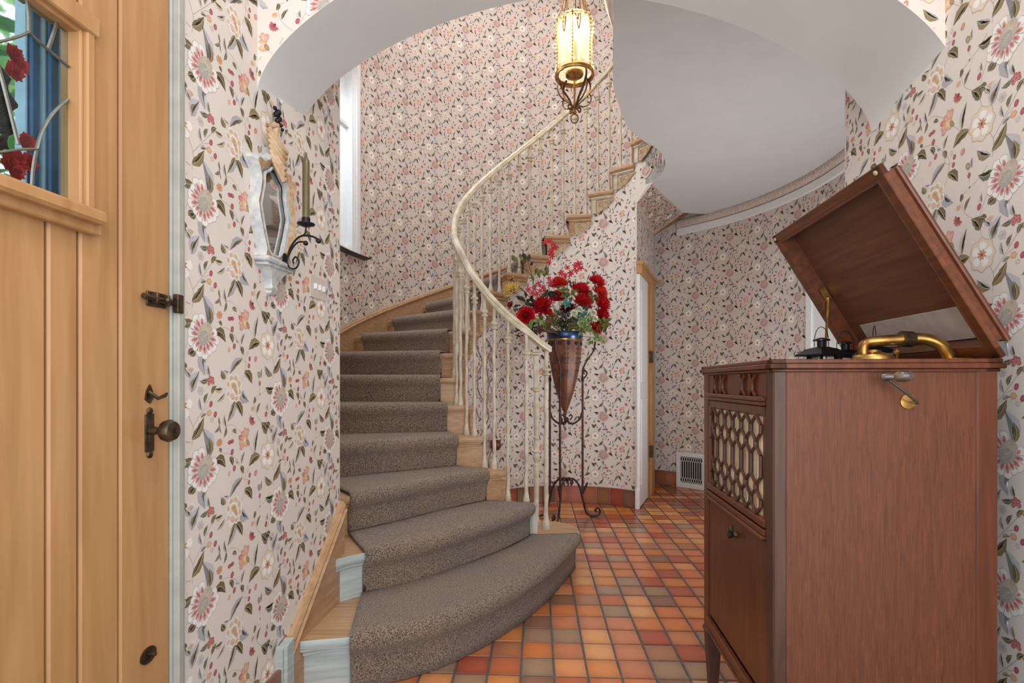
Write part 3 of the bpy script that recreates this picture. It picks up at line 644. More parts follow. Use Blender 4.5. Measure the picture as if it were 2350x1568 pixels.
# carved brackets on the well side
def bracket(k):
    a0 = thi(k) - 1.6; r_in = RI - .016
    def fn(s_, zz, dep): th = radians(a0) - s_ / RI; r = RI - dep; return (CI[0] + r * cos(th), CI[1] + r * sin(th), RISE * k - .05 + zz)
    h = .147
    mb = MB()
    L_ = .212
    mb.prism([(0, 0), (L_, 0), (L_, -.022), (.052, -.022), (.052, -h), (0, -h)], .0, .014, fn)
    mb.prism([(-.004, .0), (L_ + .004, .0), (L_ + .004, -.012), (-.004, -.012)], .0, .022, fn)
    o = mb.build('bracket', PINE if k < 15 else CREAM, stairs)
    mb = MB()
    out = [(.056, -.026), (L_ + .018, -.026), (L_ + .022, -.036), (L_ + .004, -.044), (.185, -.062), (.16, -.088), (.128, -.112), (.10, -.128), (.078, -.142), (.056, -.147)]
    mb.prism(out, .0, .010, fn)
    edge = out[3:10]; P = [fn(a, b, .013) for a, b in catmull2(edge)]; mb.tube(P, .006, 6)
    sp = []
    for i in range(26):
        t = i / 25; an = t * 4.4 * pi; rr = .026 * (1 - t * .85); sp.append(fn(.098 + rr * cos(an), -.072 + rr * sin(an), .013))
    mb.tube(sp, .0042, 5)
    mb.tube([fn(a, b, .012) for a, b in catmull2([(.115, -.045), (.14, -.05), (.165, -.045), (.19, -.04)])], .004, 5)
    mb.tube([fn(a, b, .012) for a, b in catmull2([(.122, -.085), (.145, -.07), (.17, -.055)])], .0035, 5)
    mb.ball(fn(.098, -.072, .014), .007, 6)
    mb.build('scroll', MATS['carved_pine'], o, smooth=True, label='carved scroll relief on the bracket')
    # small return of the riser below the nosing
def catmull2(pts): return [(p.x, p.y) for p in catmull([(a, b, 0) for a, b in pts], 4)]
mat('carved_pine', (188, 160, 124), .5, lo=(150, 120, 84), hi=(206, 184, 150), scale=60, bump=.4)
for k in range(3, 18): bracket(k)
# step ends (2..4) between treads on the well side are closed by the string wall

# outer skirting on the hall wall + left wall
mb = MB(); P = []
for d in np.arange(222, 20, -2.0):
    p = pol(CO, RO - .001, d); P.append((p[0], p[1], RISE * kodeg(d)))
mb.sweep(P, [(0, -.30), (.018, -.30), (.018, .085), (.030, .092), (.032, .104), (.022, .112), (.022, .120), (.012, .134), (0, .136)])
mb.build('hall_skirting', PINEV, stairs, smooth=30)
mb = MB(); P = [LW(y, 0) for y in (1.838, 2.302)]
sk = lambda y: .225 + (y - 1.838) * .86
V = []
for y in (1.838, 2.302):
    for dx, dz in ((0, 0), (.018, 0), (.018, -.055), (.026, -.046), (.030, -.036), (.022, -.028), (.024, -.014), (.012, .0), (0, .002)):
        V.append(LW(y, (0.0 if dz == 0 and dx in (0, .018) and False else sk(y) + dz), dx))
prof = [(.0, None), (.020, None), (.020, -.060), (.030, -.052), (.033, -.040), (.024, -.032), (.026, -.018), (.014, -.002), (0, 0)]
V = []
for y in (1.838, 1.95, 2.05, 2.15, 2.302):
    for dx, dz in prof: V.append(LW(y, .0 if dz is None else sk(y) + dz, dx))
kf = len(prof); mb.add(V, [(i * kf + j, i * kf + j + 1, (i + 1) * kf + j + 1, (i + 1) * kf + j) for i in range(4) for j in range(kf - 1)] + [tuple(range(kf))])
mb.build('left_skirting', PINEV, stairs)
mb = MB(); a = LW(1.79, 0, .0); b = LW(1.842, 0, 0)
for dx, z1 in ((.032, .235), (.02, .228)):
    mb.add([LW(1.795 if dx > .03 else 1.785, 0, 0), LW(1.84, 0, 0), LW(1.84, 0, dx), LW(1.795 if dx > .03 else 1.785, 0, dx)] + [LW(1.795 if dx > .03 else 1.785, z1, 0), LW(1.84, z1 + .01, 0), LW(1.84, z1 + .01, dx), LW(1.795 if dx > .03 else 1.785, z1, dx)],
           [(0, 1, 2, 3), (4, 5, 6, 7), (0, 1, 5, 4), (1, 2, 6, 5), (2, 3, 7, 6), (3, 0, 4, 7)])
mb.build('skirting_end_block', BLUEW, stairs)

# balusters
RB_ = .95
def rail_z(th): return RISE * kth(th) + 1.0
RAILP = [(.243, 3.385, 1.362), (.17, 3.31, 1.405), (.09, 3.25, 1.467), (-.025, 3.283, 1.567), (-.115, 3.343, 1.664), (-.182, 3.43, 1.755), (-.25, 3.52, 1.855), (-.312, 3.64, 1.965)]
for th in np.arange(203, 40, -5):
    p = pol(CI, RB_, th); RAILP.append((p[0], p[1], rail_z(th) + (.02 if th > 195 else 0)))
rail = catmull(RAILP, 5)
def rail_at(x, y):
    b = min(rail, key=lambda p: (p.x - x) ** 2 + (p.y - y) ** 2); return b.z
def baluster(x, y, z0, z1, r=.0095, seed=0, foot=True, flat=1.0):
    mb = MB(); rn = random.Random(seed); H = z1 - z0; pr = []; n = 22; ph = rn.uniform(0, 6)
    pr.append((0, 0, .018 if r > .011 else .016))
    pts = []; rr = []
    def add(z, q, wob=1.0): pts.append((x + .0025 * wob * sin(z * 26 + ph), y + .002 * wob * cos(z * 21 + ph), z0 + z)); rr.append(q)
    f = r / .0095
    add(0, .018 * f, 0); add(.028, .018 * f, 0); add(.030, .015 * f, 0); add(.045, .0155 * f, 0); add(.052, .012 * f, 0); add(.08, .0105 * f, 0)
    zt = H - .16
    for i in range(16): t = i / 15; add(.1 + (zt - .12) * t, r * (1 + .10 * sin(i * 2.3 + ph)))
    for dz, q in ((0, .0095), (.006, .019), (.016, .0205), (.022, .012), (.028, .0125), (.034, .0215), (.046, .0225), (.053, .012), (.062, .0098)): add(zt + dz, q * f, 0)
    add(H - .03, r * .95); add(H + .004, r)
    mb.tube(pts, rr, 8); return mb
for k in range(2, 18):
    for j, do in enumerate((5.3, 11.9)):
        th = thi(k) - do; p = pol(CI, RB_, th)
        if k == 2: p = [(.09, 3.25), (-.025, 3.283)][j]
        if k == 3: p = [(-.115, 3.343), (-.182, 3.43)][j]
        zr = rail_at(*p)
        b_ = baluster(p[0], p[1], RISE * k, zr - .015, (.0122 if k > 6 else .0112), seed=k * 2 + j)
        b_.build('baluster', CREAM, stairs, smooth=50)
b_ = baluster(.222, 3.372, RISE, 1.352, .0145, seed=99); b_.build('end_post', CREAM, stairs, smooth=50, label='thicker cream post under the end of the handrail')
# turned newel post with square cap
nx, ny = .163, 3.475
mb = MB()
prf = [(.030, 0), (.030, .028), (.022, .036), (.020, .05), (.018, .20), (.020, .42), (.022, .435), (.012, .445), (.018, .46), (.024, .475), (.026, .49), (.020, .505), (.016, .515), (.030, .525), (.031, .533), (.018, .542), (.022, .56), (.025, .58), (.020, .60), (.014, .61), (.022, .62), (.023, .63), (.015, .64), (.017, .70), (.021, .80), (.022, .86), (.014, .945), (.013, .955), (.026, .965), (.027, .975), (.016, .985)]
mb.lathe([(r * .95, z * .93) for r, z in prf], (nx, ny, RISE), 14)
mb.box(nx - .017, nx + .017, ny - .017, ny + .017, RISE + .915, RISE + 1.135, bev=.003)
mb.box(nx - .036, nx + .036, ny - .036, ny + .036, RISE + 1.135, RISE + 1.15, bev=.004); mb.box(nx - .028, nx + .028, ny - .028, ny + .028, RISE + 1.15, RISE + 1.172, bev=.005)
mb.build('newel_post', CREAM, stairs, smooth=40, label='turned newel post with square cap on the bottom step')
# handrail
mb = MB(); V = []; rp_ = [(-.5, -.55), (-.62, -.2), (-.55, .15), (-.42, .3), (-.5, .5), (-.3, .85), (0, 1), (.3, .85), (.5, .5), (.42, .3), (.55, .15), (.62, -.2), (.5, -.55)]
n_ = len(rp_); RW_ = .041; RH_ = .030
for i, p in enumerate(rail):
    t = rail[min(i + 1, len(rail) - 1)] - rail[max(i - 1, 0)]; t.normalize(); x = t.cross(Vector((0, 0, 1))).normalized(); y = x.cross(t).normalized()
    s_ = 1.0
    for a, b in rp_: V.append(p + x * (a * RW_ * .95) + y * (b * RH_))
mb.add(V, [(i * n_ + j, i * n_ + (j + 1) % n_, (i + 1) * n_ + (j + 1) % n_, (i + 1) * n_ + j) for i in range(len(rail) - 1) for j in range(n_)] + [tuple(range(n_))[::-1]])
mb.build('handrail', CREAMR, stairs, smooth=50)

# ------------------------------------------------------------------ carpet runner
def carpet_mat():
    m = bpy.data.materials.new('carpet'); m.use_nodes = True; nt = m.node_tree; b = nt.nodes['Principled BSDF']
    tc = nt.nodes.new('ShaderNodeTexCoord')
    n1 = nt.nodes.new('ShaderNodeTexNoise'); n1.inputs['Scale'].default_value = 200; n1.inputs['Detail'].default_value = 6; n1.inputs['Roughness'].default_value = .75
    n2 = nt.nodes.new('ShaderNodeTexNoise'); n2.inputs['Scale'].default_value = 3.5; n2.inputs['Detail'].default_value = 3
    for n in (n1, n2): nt.links.new(tc.outputs['Object'], n.inputs['Vector'])
    r = nt.nodes.new('ShaderNodeValToRGB'); r.color_ramp.elements[0].position = .42; r.color_ramp.elements[0].color = (*lin((64, 52, 44)), 1); r.color_ramp.elements[1].position = .58; r.color_ramp.elements[1].color = (*lin((172, 152, 134)), 1)
    nt.links.new(n1.outputs[0], r.inputs[0])
    r2 = nt.nodes.new('ShaderNodeValToRGB'); r2.color_ramp.elements[0].position = .35; r2.color_ramp.elements[0].color = (.86, .86, .9, 1); r2.color_ramp.elements[1].position = .65; r2.color_ramp.elements[1].color = (1.0, .94, .86, 1); nt.links.new(n2.outputs[0], r2.inputs[0])
    mx = nt.nodes.new('ShaderNodeMixRGB'); mx.blend_type = 'MULTIPLY'; mx.inputs[0].default_value = 1; nt.links.new(r.outputs[0], mx.inputs[1]); nt.links.new(r2.outputs[0], mx.inputs[2]); nt.links.new(mx.outputs[0], b.inputs[0])
    b.inputs['Roughness'].default_value = .95; b.inputs['Sheen Weight'].default_value = .25; b.inputs['Specular IOR Level'].default_value = .1
    bp = nt.nodes.new('ShaderNodeBump'); bp.inputs['Strength'].default_value = .9; bp.inputs['Distance'].default_value = .005; nt.links.new(n1.outputs[0], bp.inputs['Height']); nt.links.new(bp.outputs[0], b.inputs['Normal'])
    return m
CARPET = carpet_mat()
rng = random.Random(5)
def spans(k):
    # fraction of the nosing curve covered by carpet, from wall side to well side
    P = N[k]; L = sum(sqrt((a[0] - b[0]) ** 2 + (a[1] - b[1]) ** 2) for a, b in zip(P[:-1], P[1:]))
    if k == 1: return .10, 1.0
    if k == 2: return .105, .93
    if k == 3: return .10, .875
    if k == 4: return .10, .845
    return .125 / L, 1 - (.195 if k < 9 else .17) / L
MW = 40; rows = []
def samp(P, a, b):
    Q = resample(P, 200); return [Q[int(round((a + (b - a) * i / MW) * 199))] for i in range(MW + 1)]
def row(P, z, jit=.0008):
    return [(p[0] + rng.uniform(-jit, jit), p[1] + rng.uniform(-jit, jit), z + rng.uniform(-jit, jit)) for p in P]
TH = .017
for k in range(1, 18):
    a, b = spans(k); z = RISE * k
    Pn = samp(N[k], a, b)
    dn = offs(Pn, -1)
    def o_(d): return [(p[0] + (q_[0] - p[0]) * d, p[1] + (q_[1] - p[1]) * d) for p, q_ in zip(Pn, dn)]
    if k == 1: rows.append(row(o_(-.012), .004)); rows.append(row(o_(-.016), .05)); rows.append(row(o_(-.012), z - .07))
    else: rows.append(row(o_(-.012), z - RISE + TH)); rows.append(row(o_(-.014), z - RISE * .6)); rows.append(row(o_(-.010), z - .065))
    rows.append(row(o_(.008), z - .048)); rows.append(row(o_(.021), z - .030)); rows.append(row(o_(.024), z - .010)); rows.append(row(o_(.016), z + .008)); rows.append(row(o_(-.002), z + TH + .003))
    a2, b2 = spans(k + 1) if k < 17 else (a, b)
    Q = samp(offs(N[k + 1], .018), a2, b2) if k < 17 else samp(offs(N[18], .018), a, b)
    Pm = o_(-.004)
    for t in (.12, .3, .5, .7, .85, .97):
        rows.append(row([(p[0] + (q_[0] - p[0]) * t, p[1] + (q_[1] - p[1]) * t) for p, q_ in zip(Pm, Q)], z + TH + .001 * sin(t * 9)))
mb = MB(); W_ = MW + 1; V = [p for r in rows for p in r]
mb.add(V, [(i * W_ + j, i * W_ + j + 1, (i + 1) * W_ + j + 1, (i + 1) * W_ + j) for i in range(len(rows) - 1) for j in range(MW)])
runner = mb.build('stair_runner', CARPET, smooth=60); tag(runner, 'grey-brown pile carpet runner laid up the curved stairs', 'carpet')
md = runner.modifiers.new('Solid', 'SOLIDIFY'); md.thickness = .012; md.offset = 0
# bound edges
def edge_line(idx): return [Vector(r[idx]) for r in rows]

# ------------------------------------------------------------------ front door (door_1) in the left wall
door = bpy.data.objects.new('door_1', None); COL.objects.link(door); door['kind'] = 'structure'
OD = -.006
def DP(Y, z, off=0): return LW(Y, z, OD + off)
def dprism(mb, pts, d0, d1, mi=0): return mb.prism(pts, d0, d1, lambda a, b, c: DP(a, b, c), mi)
wy0, wy1, wz0, wz1 = .66, 1.056, 1.50, 1.868
G = .0025
def board(y0, y1, z0, z1):
    mb = MB(); mb.box(y0 + G, y1 - G, -.045, 0, z0, z1, bev=.004)
    mb.v = [DP(a, c, b) for a, b, c in mb.v]; mb.build('board', DOORW, door)
board(1.153, 1.303, .01, 2.2)
board(1.056, 1.153, .01, 2.2)
board(.990, 1.056, .01, 1.50); board(.99, 1.056, 1.868, 2.2)
board(.80, .99, .01, 1.50); board(.62, .80, .01, 1.50); board(.42, .62, .01, 2.2); board(.62, .99, 1.868, 2.2)
# window mouldings
mb = MB()
def dbox(mb, y0, y1, z0, z1, d0, d1, bev=.003, mi=0):
    t = MB(); t.box(y0, y1, d0, d1, z0, z1, bev=bev); mb.add([DP(a, c, b) for a, b, c in t.v], t.f, mi)
mb = MB(); dbox(mb, .60, 1.085, 1.455, 1.478, 0, .022); dbox(mb, .60, 1.075, 1.474, 1.502, 0, .045, .006); mb.build('window_sill', DOORW, door)
mb = MB(); dbox(mb, 1.060, 1.078, 1.50, 1.90, 0, .014); dbox(mb, 1.052, 1.062, 1.50, 1.87, -.03, .006); mb.build('window_stile', DOORW, door)
mb = MB(); dbox(mb, .60, 1.085, 1.868, 1.91, 0, .018); dbox(mb, .60, 1.058, 1.862, 1.872, -.03, .004); mb.build('window_head', DOORW, door)
# leaded glass: pane and cames
GLASS = mat('leaded_glass', (225, 240, 240), .03, trans=1.0, bump=.05, scale=30, var=0)
mb = MB(); dbox(mb, .62, 1.058, 1.50, 1.87, -.022, -.019, 0); mb.build('glass_pane', GLASS, door)
LEAD = mat('lead_came', (128, 128, 122), .45, .6, scale=60)
def dpt(px, py, off=-.016):
    a = (px - 1175) / 1190; Y = (.9705 - OD - off) / (M - a); return DP(Y, HC + (878 - py) * Y / F, off)
for pl in ([(62, 0), (66, 40), (66, 74)], [(66, 74), (30, 88), (-60, 110)], [(66, 74), (110, 114), (157, 153)], [(155, 228), (120, 262), (95, 305), (84, 342)], [(84, 342), (40, 344), (-60, 358)], [(-30, 60), (0, 165), (22, 250), (42, 332)], [(84, 342), (76, 390), (72, 450)], [(110, 114), (128, 60), (140, 0)]):
    mb = MB(); mb.tube([dpt(*p) for p in catmull2(pl)], .0042, 6, flat=.6); mb.build('lead_came', LEAD, door)
# casing
mb = MB()
for y0, y1, d in ((1.304, 1.312, .002), (1.312, 1.330, .016), (1.330, 1.342, .010)): dbox(mb, y0, y1, 0, 2.22, -.03, d, .002)
mb.build('casing', GREYT, door)
mb = MB(); dbox(mb, .40, 1.342, 2.2, 2.24, -.03, .014, .002); mb.build('head_casing', GREYT, door)
# hardware
mb = MB(); dbox(mb, 1.222, 1.248, .985, 1.075, .0, .004, .001)
mb.lathe([(.0, 0), (.011, 0), (.010, .012), (.008, .022), (.014, .03), (.024, .038), (.027, .05), (.022, .06), (.0, .064)], DP(1.236, 1.035, .003), 16, ax=E1)
for zz in (.978, 1.082): mb.ball(DP(1.235, zz, .003), .009, 6, ax=E1, sz=.5)
mb.build('door_knob', BRONZE, door, smooth=True)
mb = MB(); mb.prism([(1.222, 1.11), (1.236, 1.10), (1.246, 1.113), (1.243, 1.13), (1.236, 1.145), (1.226, 1.13)], .0, .004, lambda a, b, c: DP(a, b, c))
mb.tube([DP(1.228, 1.128, .006), DP(1.236, 1.112, .022), DP(1.252, 1.118, .026), DP(1.258, 1.124, .026)], [.004, .005, .005, .003], 6); mb.build('thumb_latch', BRONZE, door, smooth=True)
mb = MB(); dbox(mb, 1.225, 1.285, 1.332, 1.368, 0, .005, .002); mb.tube([DP(1.205, 1.352, .012), DP(1.31, 1.348, .012)], .007, 8); mb.ball(DP(1.262, 1.35, .026), .008, 6); mb.tube([DP(1.262, 1.35, .012), DP(1.262, 1.35, .024)], .004, 6)
dbox(mb, 1.236, 1.244, 1.338, 1.364, .004, .02, .002); dbox(mb, 1.272, 1.280, 1.338, 1.364, .004, .02, .002); mb.build('slide_bolt', BRONZE, door, smooth=40)
mb = MB(); dbox(mb, 1.300, 1.322, 1.325, 1.372, .008, .022, .002); mb.build('bolt_keeper', BRONZE, door)
mb = MB(); mb.lathe([(0, 0), (.024, 0), (.024, .003), (.0, .005)], DP(1.232, .502, 0), 20, ax=E1, sx=.8); mb.lathe([(0, 0), (.006, 0), (.004, .018), (0, .02)], DP(1.232, .505, .003), 8, ax=E1)
mb.build('lock_escutcheon', BRONZE, door, smooth=True)

# ------------------------------------------------------------------ outside the door
BLUEP = mat('blue_paint', (52, 116, 168), .4, var=.08); BLUEL = mat('light_blue_paint', (160, 198, 222), .4, var=.05)
def OP(px, py, dist):   # point outside, at depth Y
    return ((px - 1175) * dist / F, dist, HC + (878 - py) * dist / F)
ws_ = thing('shutter', 'blue painted shutter just outside the leaded door window', 'shutter', (0, 0, 0))
for i, (ya, yb, mm) in enumerate([(1.118, 1.20, BLUEP), (1.108, 1.116, BLUEL), (1.088, 1.106, BLUEP), (1.080, 1.087, BLUEL), (1.062, 1.078, BLUEP), (1.056, 1.060, BLUEL)]):
    mb = MB(); t = MB(); t.box(ya, yb, -.11 - .006 * i, -.085 - .006 * i, 1.2, 2.2, bev=.002); mb.add([LW(a, c, b) for a, b, c in t.v], t.f); mb.build('slat', mm, ws_)
LEAFG = [mat('leaf_%s' % n_, c_, .5, var=.15) for n_, c_ in (('bright_green', (140, 205, 130)), ('deep_green', (70, 140, 84)), ('lime', (190, 232, 150)))]
hedge = thing('shrub', 'leafy green shrub growing outside the front door', 'shrub', (-2.4, 1.9, 0))
mb = MB(); rr_ = random.Random(11)
for i in range(6000):
    x, y, z = rr_.uniform(-.5, .6), rr_.uniform(-1.2, 1.6), rr_.uniform(1.0, 3.5)
    a = rr_.uniform(0, 6.28); t = rr_.uniform(-.8, .8); L_ = rr_.uniform(.08, .15); d = Vector((cos(a) * cos(t), sin(a) * cos(t), sin(t))) * L_; s_ = d.cross(Vector((rr_.uniform(-1, 1), rr_.uniform(-1, 1), 1))).normalized() * L_ * .22
    p = Vector((x, y, z)); mb.add([p, p + d * .5 + s_, p + d, p + d * .5 - s_], [(0, 1, 2, 3)], rr_.randrange(3))
mb.build('foliage', LEAFG, hedge)
mb = MB(); BARK = mat('bark', (70, 52, 40), .9, bump=.4)
for i in range(14):
    a = rr_.uniform(-.6, .6); mb.tube([(a * .4, a, 0), (a * .8, a * 1.6, 1.4), (a, a * 2.4, 2.8)], [.02, .014, .006], 6)
mb.build('branches', BARK, hedge)
mb = MB(); mb.add([(-5, -2, -.15), (-1.05, -2, -.15), (-1.05, 6, -.15), (-5, 6, -.15)], [(0, 1, 2, 3)]); tag(mb.build('lawn', LEAFG[1]), 'green ground outside the front door', 'ground')
RED = mat('red_petal', (204, 14, 28), .5, lo=(150, 6, 18), hi=(222, 26, 36), scale=60)
wr = thing('wreath', 'dark vine wreath with red flowers hung outside the door window', 'wreath', (0, 0, 0))
VINE = mat('dark_vine', (40, 32, 28), .9, bump=.3)
mb = MB(); cc_ = (.845, 1.68)
def WP(Y, z, off): return LW(Y, z, off)
for s_ in range(26):
    P = []; ph = rr_.uniform(0, 6)
    for i in range(25):
        a = 2 * pi * i / 24; r = .145 + .022 * sin(5 * a + ph) + rr_.uniform(-.006, .006); P.append(WP(cc_[0] + r * .9 * cos(a), cc_[1] + r * 1.1 * sin(a), -.085 + .02 * cos(7 * a + ph)))
    mb.tube(P, .004, 4, cap=False)
mb.build('vine_ring', VINE, wr)
def blossom(mb, c, r, nrm, n=16, layers=4, seed=0, wd=.35, cup=.5, mi=0):
    rn = random.Random(seed); nrm = Vector(nrm).normalized(); x = nrm.orthogonal().normalized(); y = nrm.cross(x)
    c = Vector(c)
    for l in range(layers):
        t = l / max(1, layers - 1); L_ = r * (1 - .45 * t); el = (t * .85 + .05) * cup * 2
        for i in range(n):
            a = 2 * pi * (i + .5 * (l % 2)) / n + rn.uniform(-.1, .1); rad = x * cos(a) + y * sin(a); tan = nrm.cross(rad)
            e = el + rn.uniform(-.15, .15); d = rad * cos(e) + nrm * sin(e); up = nrm * cos(e) - rad * sin(e); LL = L_ * rn.uniform(.88, 1.05); w2 = LL * wd * .5
            p0 = c + nrm * (.04 * r * l); mid = p0 + d * LL * .6; tip = p0 + d * LL + up * LL * .12
            mb.add([p0 - tan * w2 * .4, mid - tan * w2, tip, mid + tan * w2, p0 + tan * w2 * .4, mid + up * (-.1 * LL)], [(0, 1, 5), (1, 2, 5), (2, 3, 5), (3, 4, 5), (4, 0, 5)], mi)
    return mb
for i, (px, py) in enumerate([(30, 125), (42, 150), (30, 165), (58, 325), (40, 365), (20, 372), (62, 372), (34, 392)]):
    a = (px - 1175) / 1190; Y = (.9705 + .10) / (M - a); mb = MB(); blossom(mb, WP(Y, HC + (878 - py) * Y / F, -.10), .021, E1, 9, 3, i, .8, .6); mb.build('red_flower', mat('wreath_red', (236, 30, 44), .5, lo=(200, 12, 30), hi=(246, 60, 66)), wr, smooth=True)

# ------------------------------------------------------------------ stair window
win = bpy.data.objects.new('window_1', None); COL.objects.link(win); win['kind'] = 'structure'
def HP(d, z, r=0): p = pol(CO, RO - r, d); return (p[0], p[1], z)
mb = MB()
for d0, d1, r0, r1 in ((159.3, 160.0, -.01, .012), (160.0, 161.2, -.02, .026), (161.2, 161.9, -.05, .014), (161.9, 162.6, -.06, .008)):
    V = [HP(d, z, r) for z in (WZ0 - .02, WZ1) for d, r in ((d0, r0), (d1, r0), (d1, r1), (d0, r1))]
    mb.add(V, [(0, 1, 2, 3), (4, 5, 6, 7), (0, 1, 5, 4), (1, 2, 6, 5), (2, 3, 7, 6), (3, 0, 4, 7)])
mb.build('window_casing', TRIMW, win)
mb = MB(); P = [HP(d, WZ0 - .04, .0) for d in np.arange(186, 156.4, -1.0)]; mb.sweep(P, [(-.05, 0), (-.05, .018), (.055, .018), (.06, .009), (.055, 0), (0, -.006)], closed=True); mb.build('window_sill', mat('dark_sill', (40, 38, 38), .35), win)
mb = MB()
for zz in (WZ0, 3.5, WZ1 - .04):
    P = [HP(d, zz, -.05) for d in np.arange(184, 161, -2.0)]; mb.sweep(P, [(-.02, 0), (-.02, .03), (.02, .03), (.02, 0)], closed=True)
for d in (183.5, 176, 169): p = HP(d, 0, -.05); mb.box(p[0] - .012, p[0] + .012, p[1] - .015, p[1] + .015, WZ0, WZ1)
mb.build('sash', TRIMW, win)
mb = MB(); mb.sweep([HP(d, WZ0, -.055) for d in np.arange(184, 161, -2.0)], [(0, 0), (0, WZ1 - WZ0)]); mb.build('pane', GLASS, win)

# ------------------------------------------------------------------ cupboard door under the stairs
cd = bpy.data.objects.new('door_2', None); COL.objects.link(cd); cd['kind'] = 'structure'
def rbox(mb, t0, t1, z0, z1, d0, d1, mi=0):
    t = MB(); t.box(t0, t1, d0, d1, z0, z1, bev=.004); mb.add([RP(a, c, b) for a, b, c in t.v], t.f, mi)
PINED = wood('door_pine', (150, 104, 58), (196, 148, 92), 2, .4)
mb = MB(); rbox(mb, -.01, .46, .01, 2.14, .0, .03); rbox(mb, .06, .40, .2, 1.0, .028, .036); rbox(mb, .06, .40, 1.15, 2.0, .028, .036); mb.build('door_leaf', TRIMW, cd, label='white painted cupboard door leaf')
mb = MB(); rbox(mb, .46, .93, 0, 2.2, 0, .035); rbox(mb, .60, .80, 0, 2.2, .03, .05); mb.build('door_jamb', PINED, cd)
mb = MB(); rbox(mb, -.02, .95, 2.14, 2.24, 0, .05); rbox(mb, -.03, .97, 2.22, 2.25, 0, .065); mb.build('door_head', PINED, cd)
for zz in (.40, 1.35):
    mb = MB(); rbox(mb, .50, .64, zz, zz + .11, .03, .056); mb.tube([RP(.57, zz - .005, .06), RP(.57, zz + .115, .06)], .01, 8); mb.build('hinge', BRONZE, cd)
mb = MB(); rbox(mb, -.03, .0, 0, .18, -.01, .03); struct(mb.build('trim_1', TRIMW))
# white door further right in the hall wall
d3 = bpy.data.objects.new('door_3', None); COL.objects.link(d3); d3['kind'] = 'structure'
mb = MB(); mb.sweep([HP(d, 0, .0) for d in (6.6, 3, 0, -4, -8)], [(0, 0), (.02, 0), (.02, 2.05), (0, 2.05)], closed=True); mb.build('door_leaf', TRIMW, d3)
mb = MB(); mb.sweep([HP(d, 0, .0) for d in (8.2, 6.4)], [(0, 0), (.035, 0), (.035, 2.08), (0, 2.08)], closed=True); mb.build('casing', TRIMW, d3)

# ------------------------------------------------------------------ wall register
vent = thing('wall_register', 'white cast iron heating register low on the hall wall', 'vent', (0, 0, 0))
vd0 = 50.2; VW = .34
def VP(s_, z, dep): th = radians(vd0) - s_ / RO; r = RO - dep; return (CO[0] + r * cos(th), CO[1] + r * sin(th), z)
mb = MB()
for s0, s1, z0, z1 in ((0, VW, .0, .055), (0, VW, .34, .385), (0, .045, .05, .345), (VW - .045, VW, .05, .345)):
    t = MB(); t.box(s0, s1, .002, .024, z0, z1, bev=.004); mb.add([VP(a, c, b) for a, b, c in t.v], t.f)
mb.build('frame', TRIMW, vent)
mb = MB(); t = MB(); t.box(.04, VW - .04, .001, .004, .05, .345); mb.add([VP(a, c, b) for a, b, c in t.v], t.f); mb.build('duct', mat('dark_duct', (30, 28, 26), .9), vent)
for i in range(10):
    s_ = .055 + i * .0255; mb = MB(); 
    for a in (-1, 1): mb.tube([VP(s_, .055, .012), VP(s_ + a * .0115, .075, .012), VP(s_ + a * .0115, .095, .012), VP(s_, .115, .012)], .0028, 4)
    mb.tube([VP(s_, .115, .012), VP(s_, .28, .012)], .0035, 4)
    for a in (-1, 1): mb.tube([VP(s_, .28, .012), VP(s_ + a * .0115, .30, .012), VP(s_ + a * .0115, .32, .012), VP(s_, .342, .012)], .0028, 4)
    mb.build('bar', TRIMW, vent)

# ------------------------------------------------------------------ phonograph cabinet
ph = thing('phonograph', 'upright mahogany wind-up phonograph with its lid raised', 'phonograph', (.655, 1.30, 0), RZ)
D_, W2 = .522, .624; ZB, ZT = .27, 1.18
def pbox(name, x0, x1, y0, y1, z0, z1, m, bev=.003, **k): mb = MB(); mb.box(x0, x1, y0, y1, z0, z1, bev=bev); return mb.build(name, m, ph, **k)
def mould(x0, x1, y0, y1, steps):
    mb = MB()
    for d, z0, z1 in steps: mb.box(x0 - d, x1 + d, y0 - d, y1 + d, z0, z1, bev=.002)
    return mb
pbox('side_panel', .03, D_ - .045, .003, .022, ZB, ZT, MAHOGX)
pbox('side_panel', .03, D_ - .045, W2 - .02, W2 - .002, ZB, ZT, MAHOGX)
pbox('back_panel', D_ - .02, D_ - .004, .01, W2 - .01, ZB, ZT, MAHOGD)
pbox('front_post', 0, .034, 0, .05, ZB - .02, ZT, MAHOGD, .004, label='darker worn front corner post')
pbox('front_post', 0, .034, W2 - .05, W2, ZB - .02, ZT, MAHOG, .004)
pbox('rear_post', D_ - .048, D_, -.002, .045, ZB - .02, ZT, MAHOG, .004); pbox('rear_post', D_ - .048, D_, W2 - .045, W2, ZB - .02, ZT, MAHOG, .004)
pbox('base_panel', .01, D_ - .01, .01, W2 - .01, ZB - .01, ZB + .01, MAHOGD)
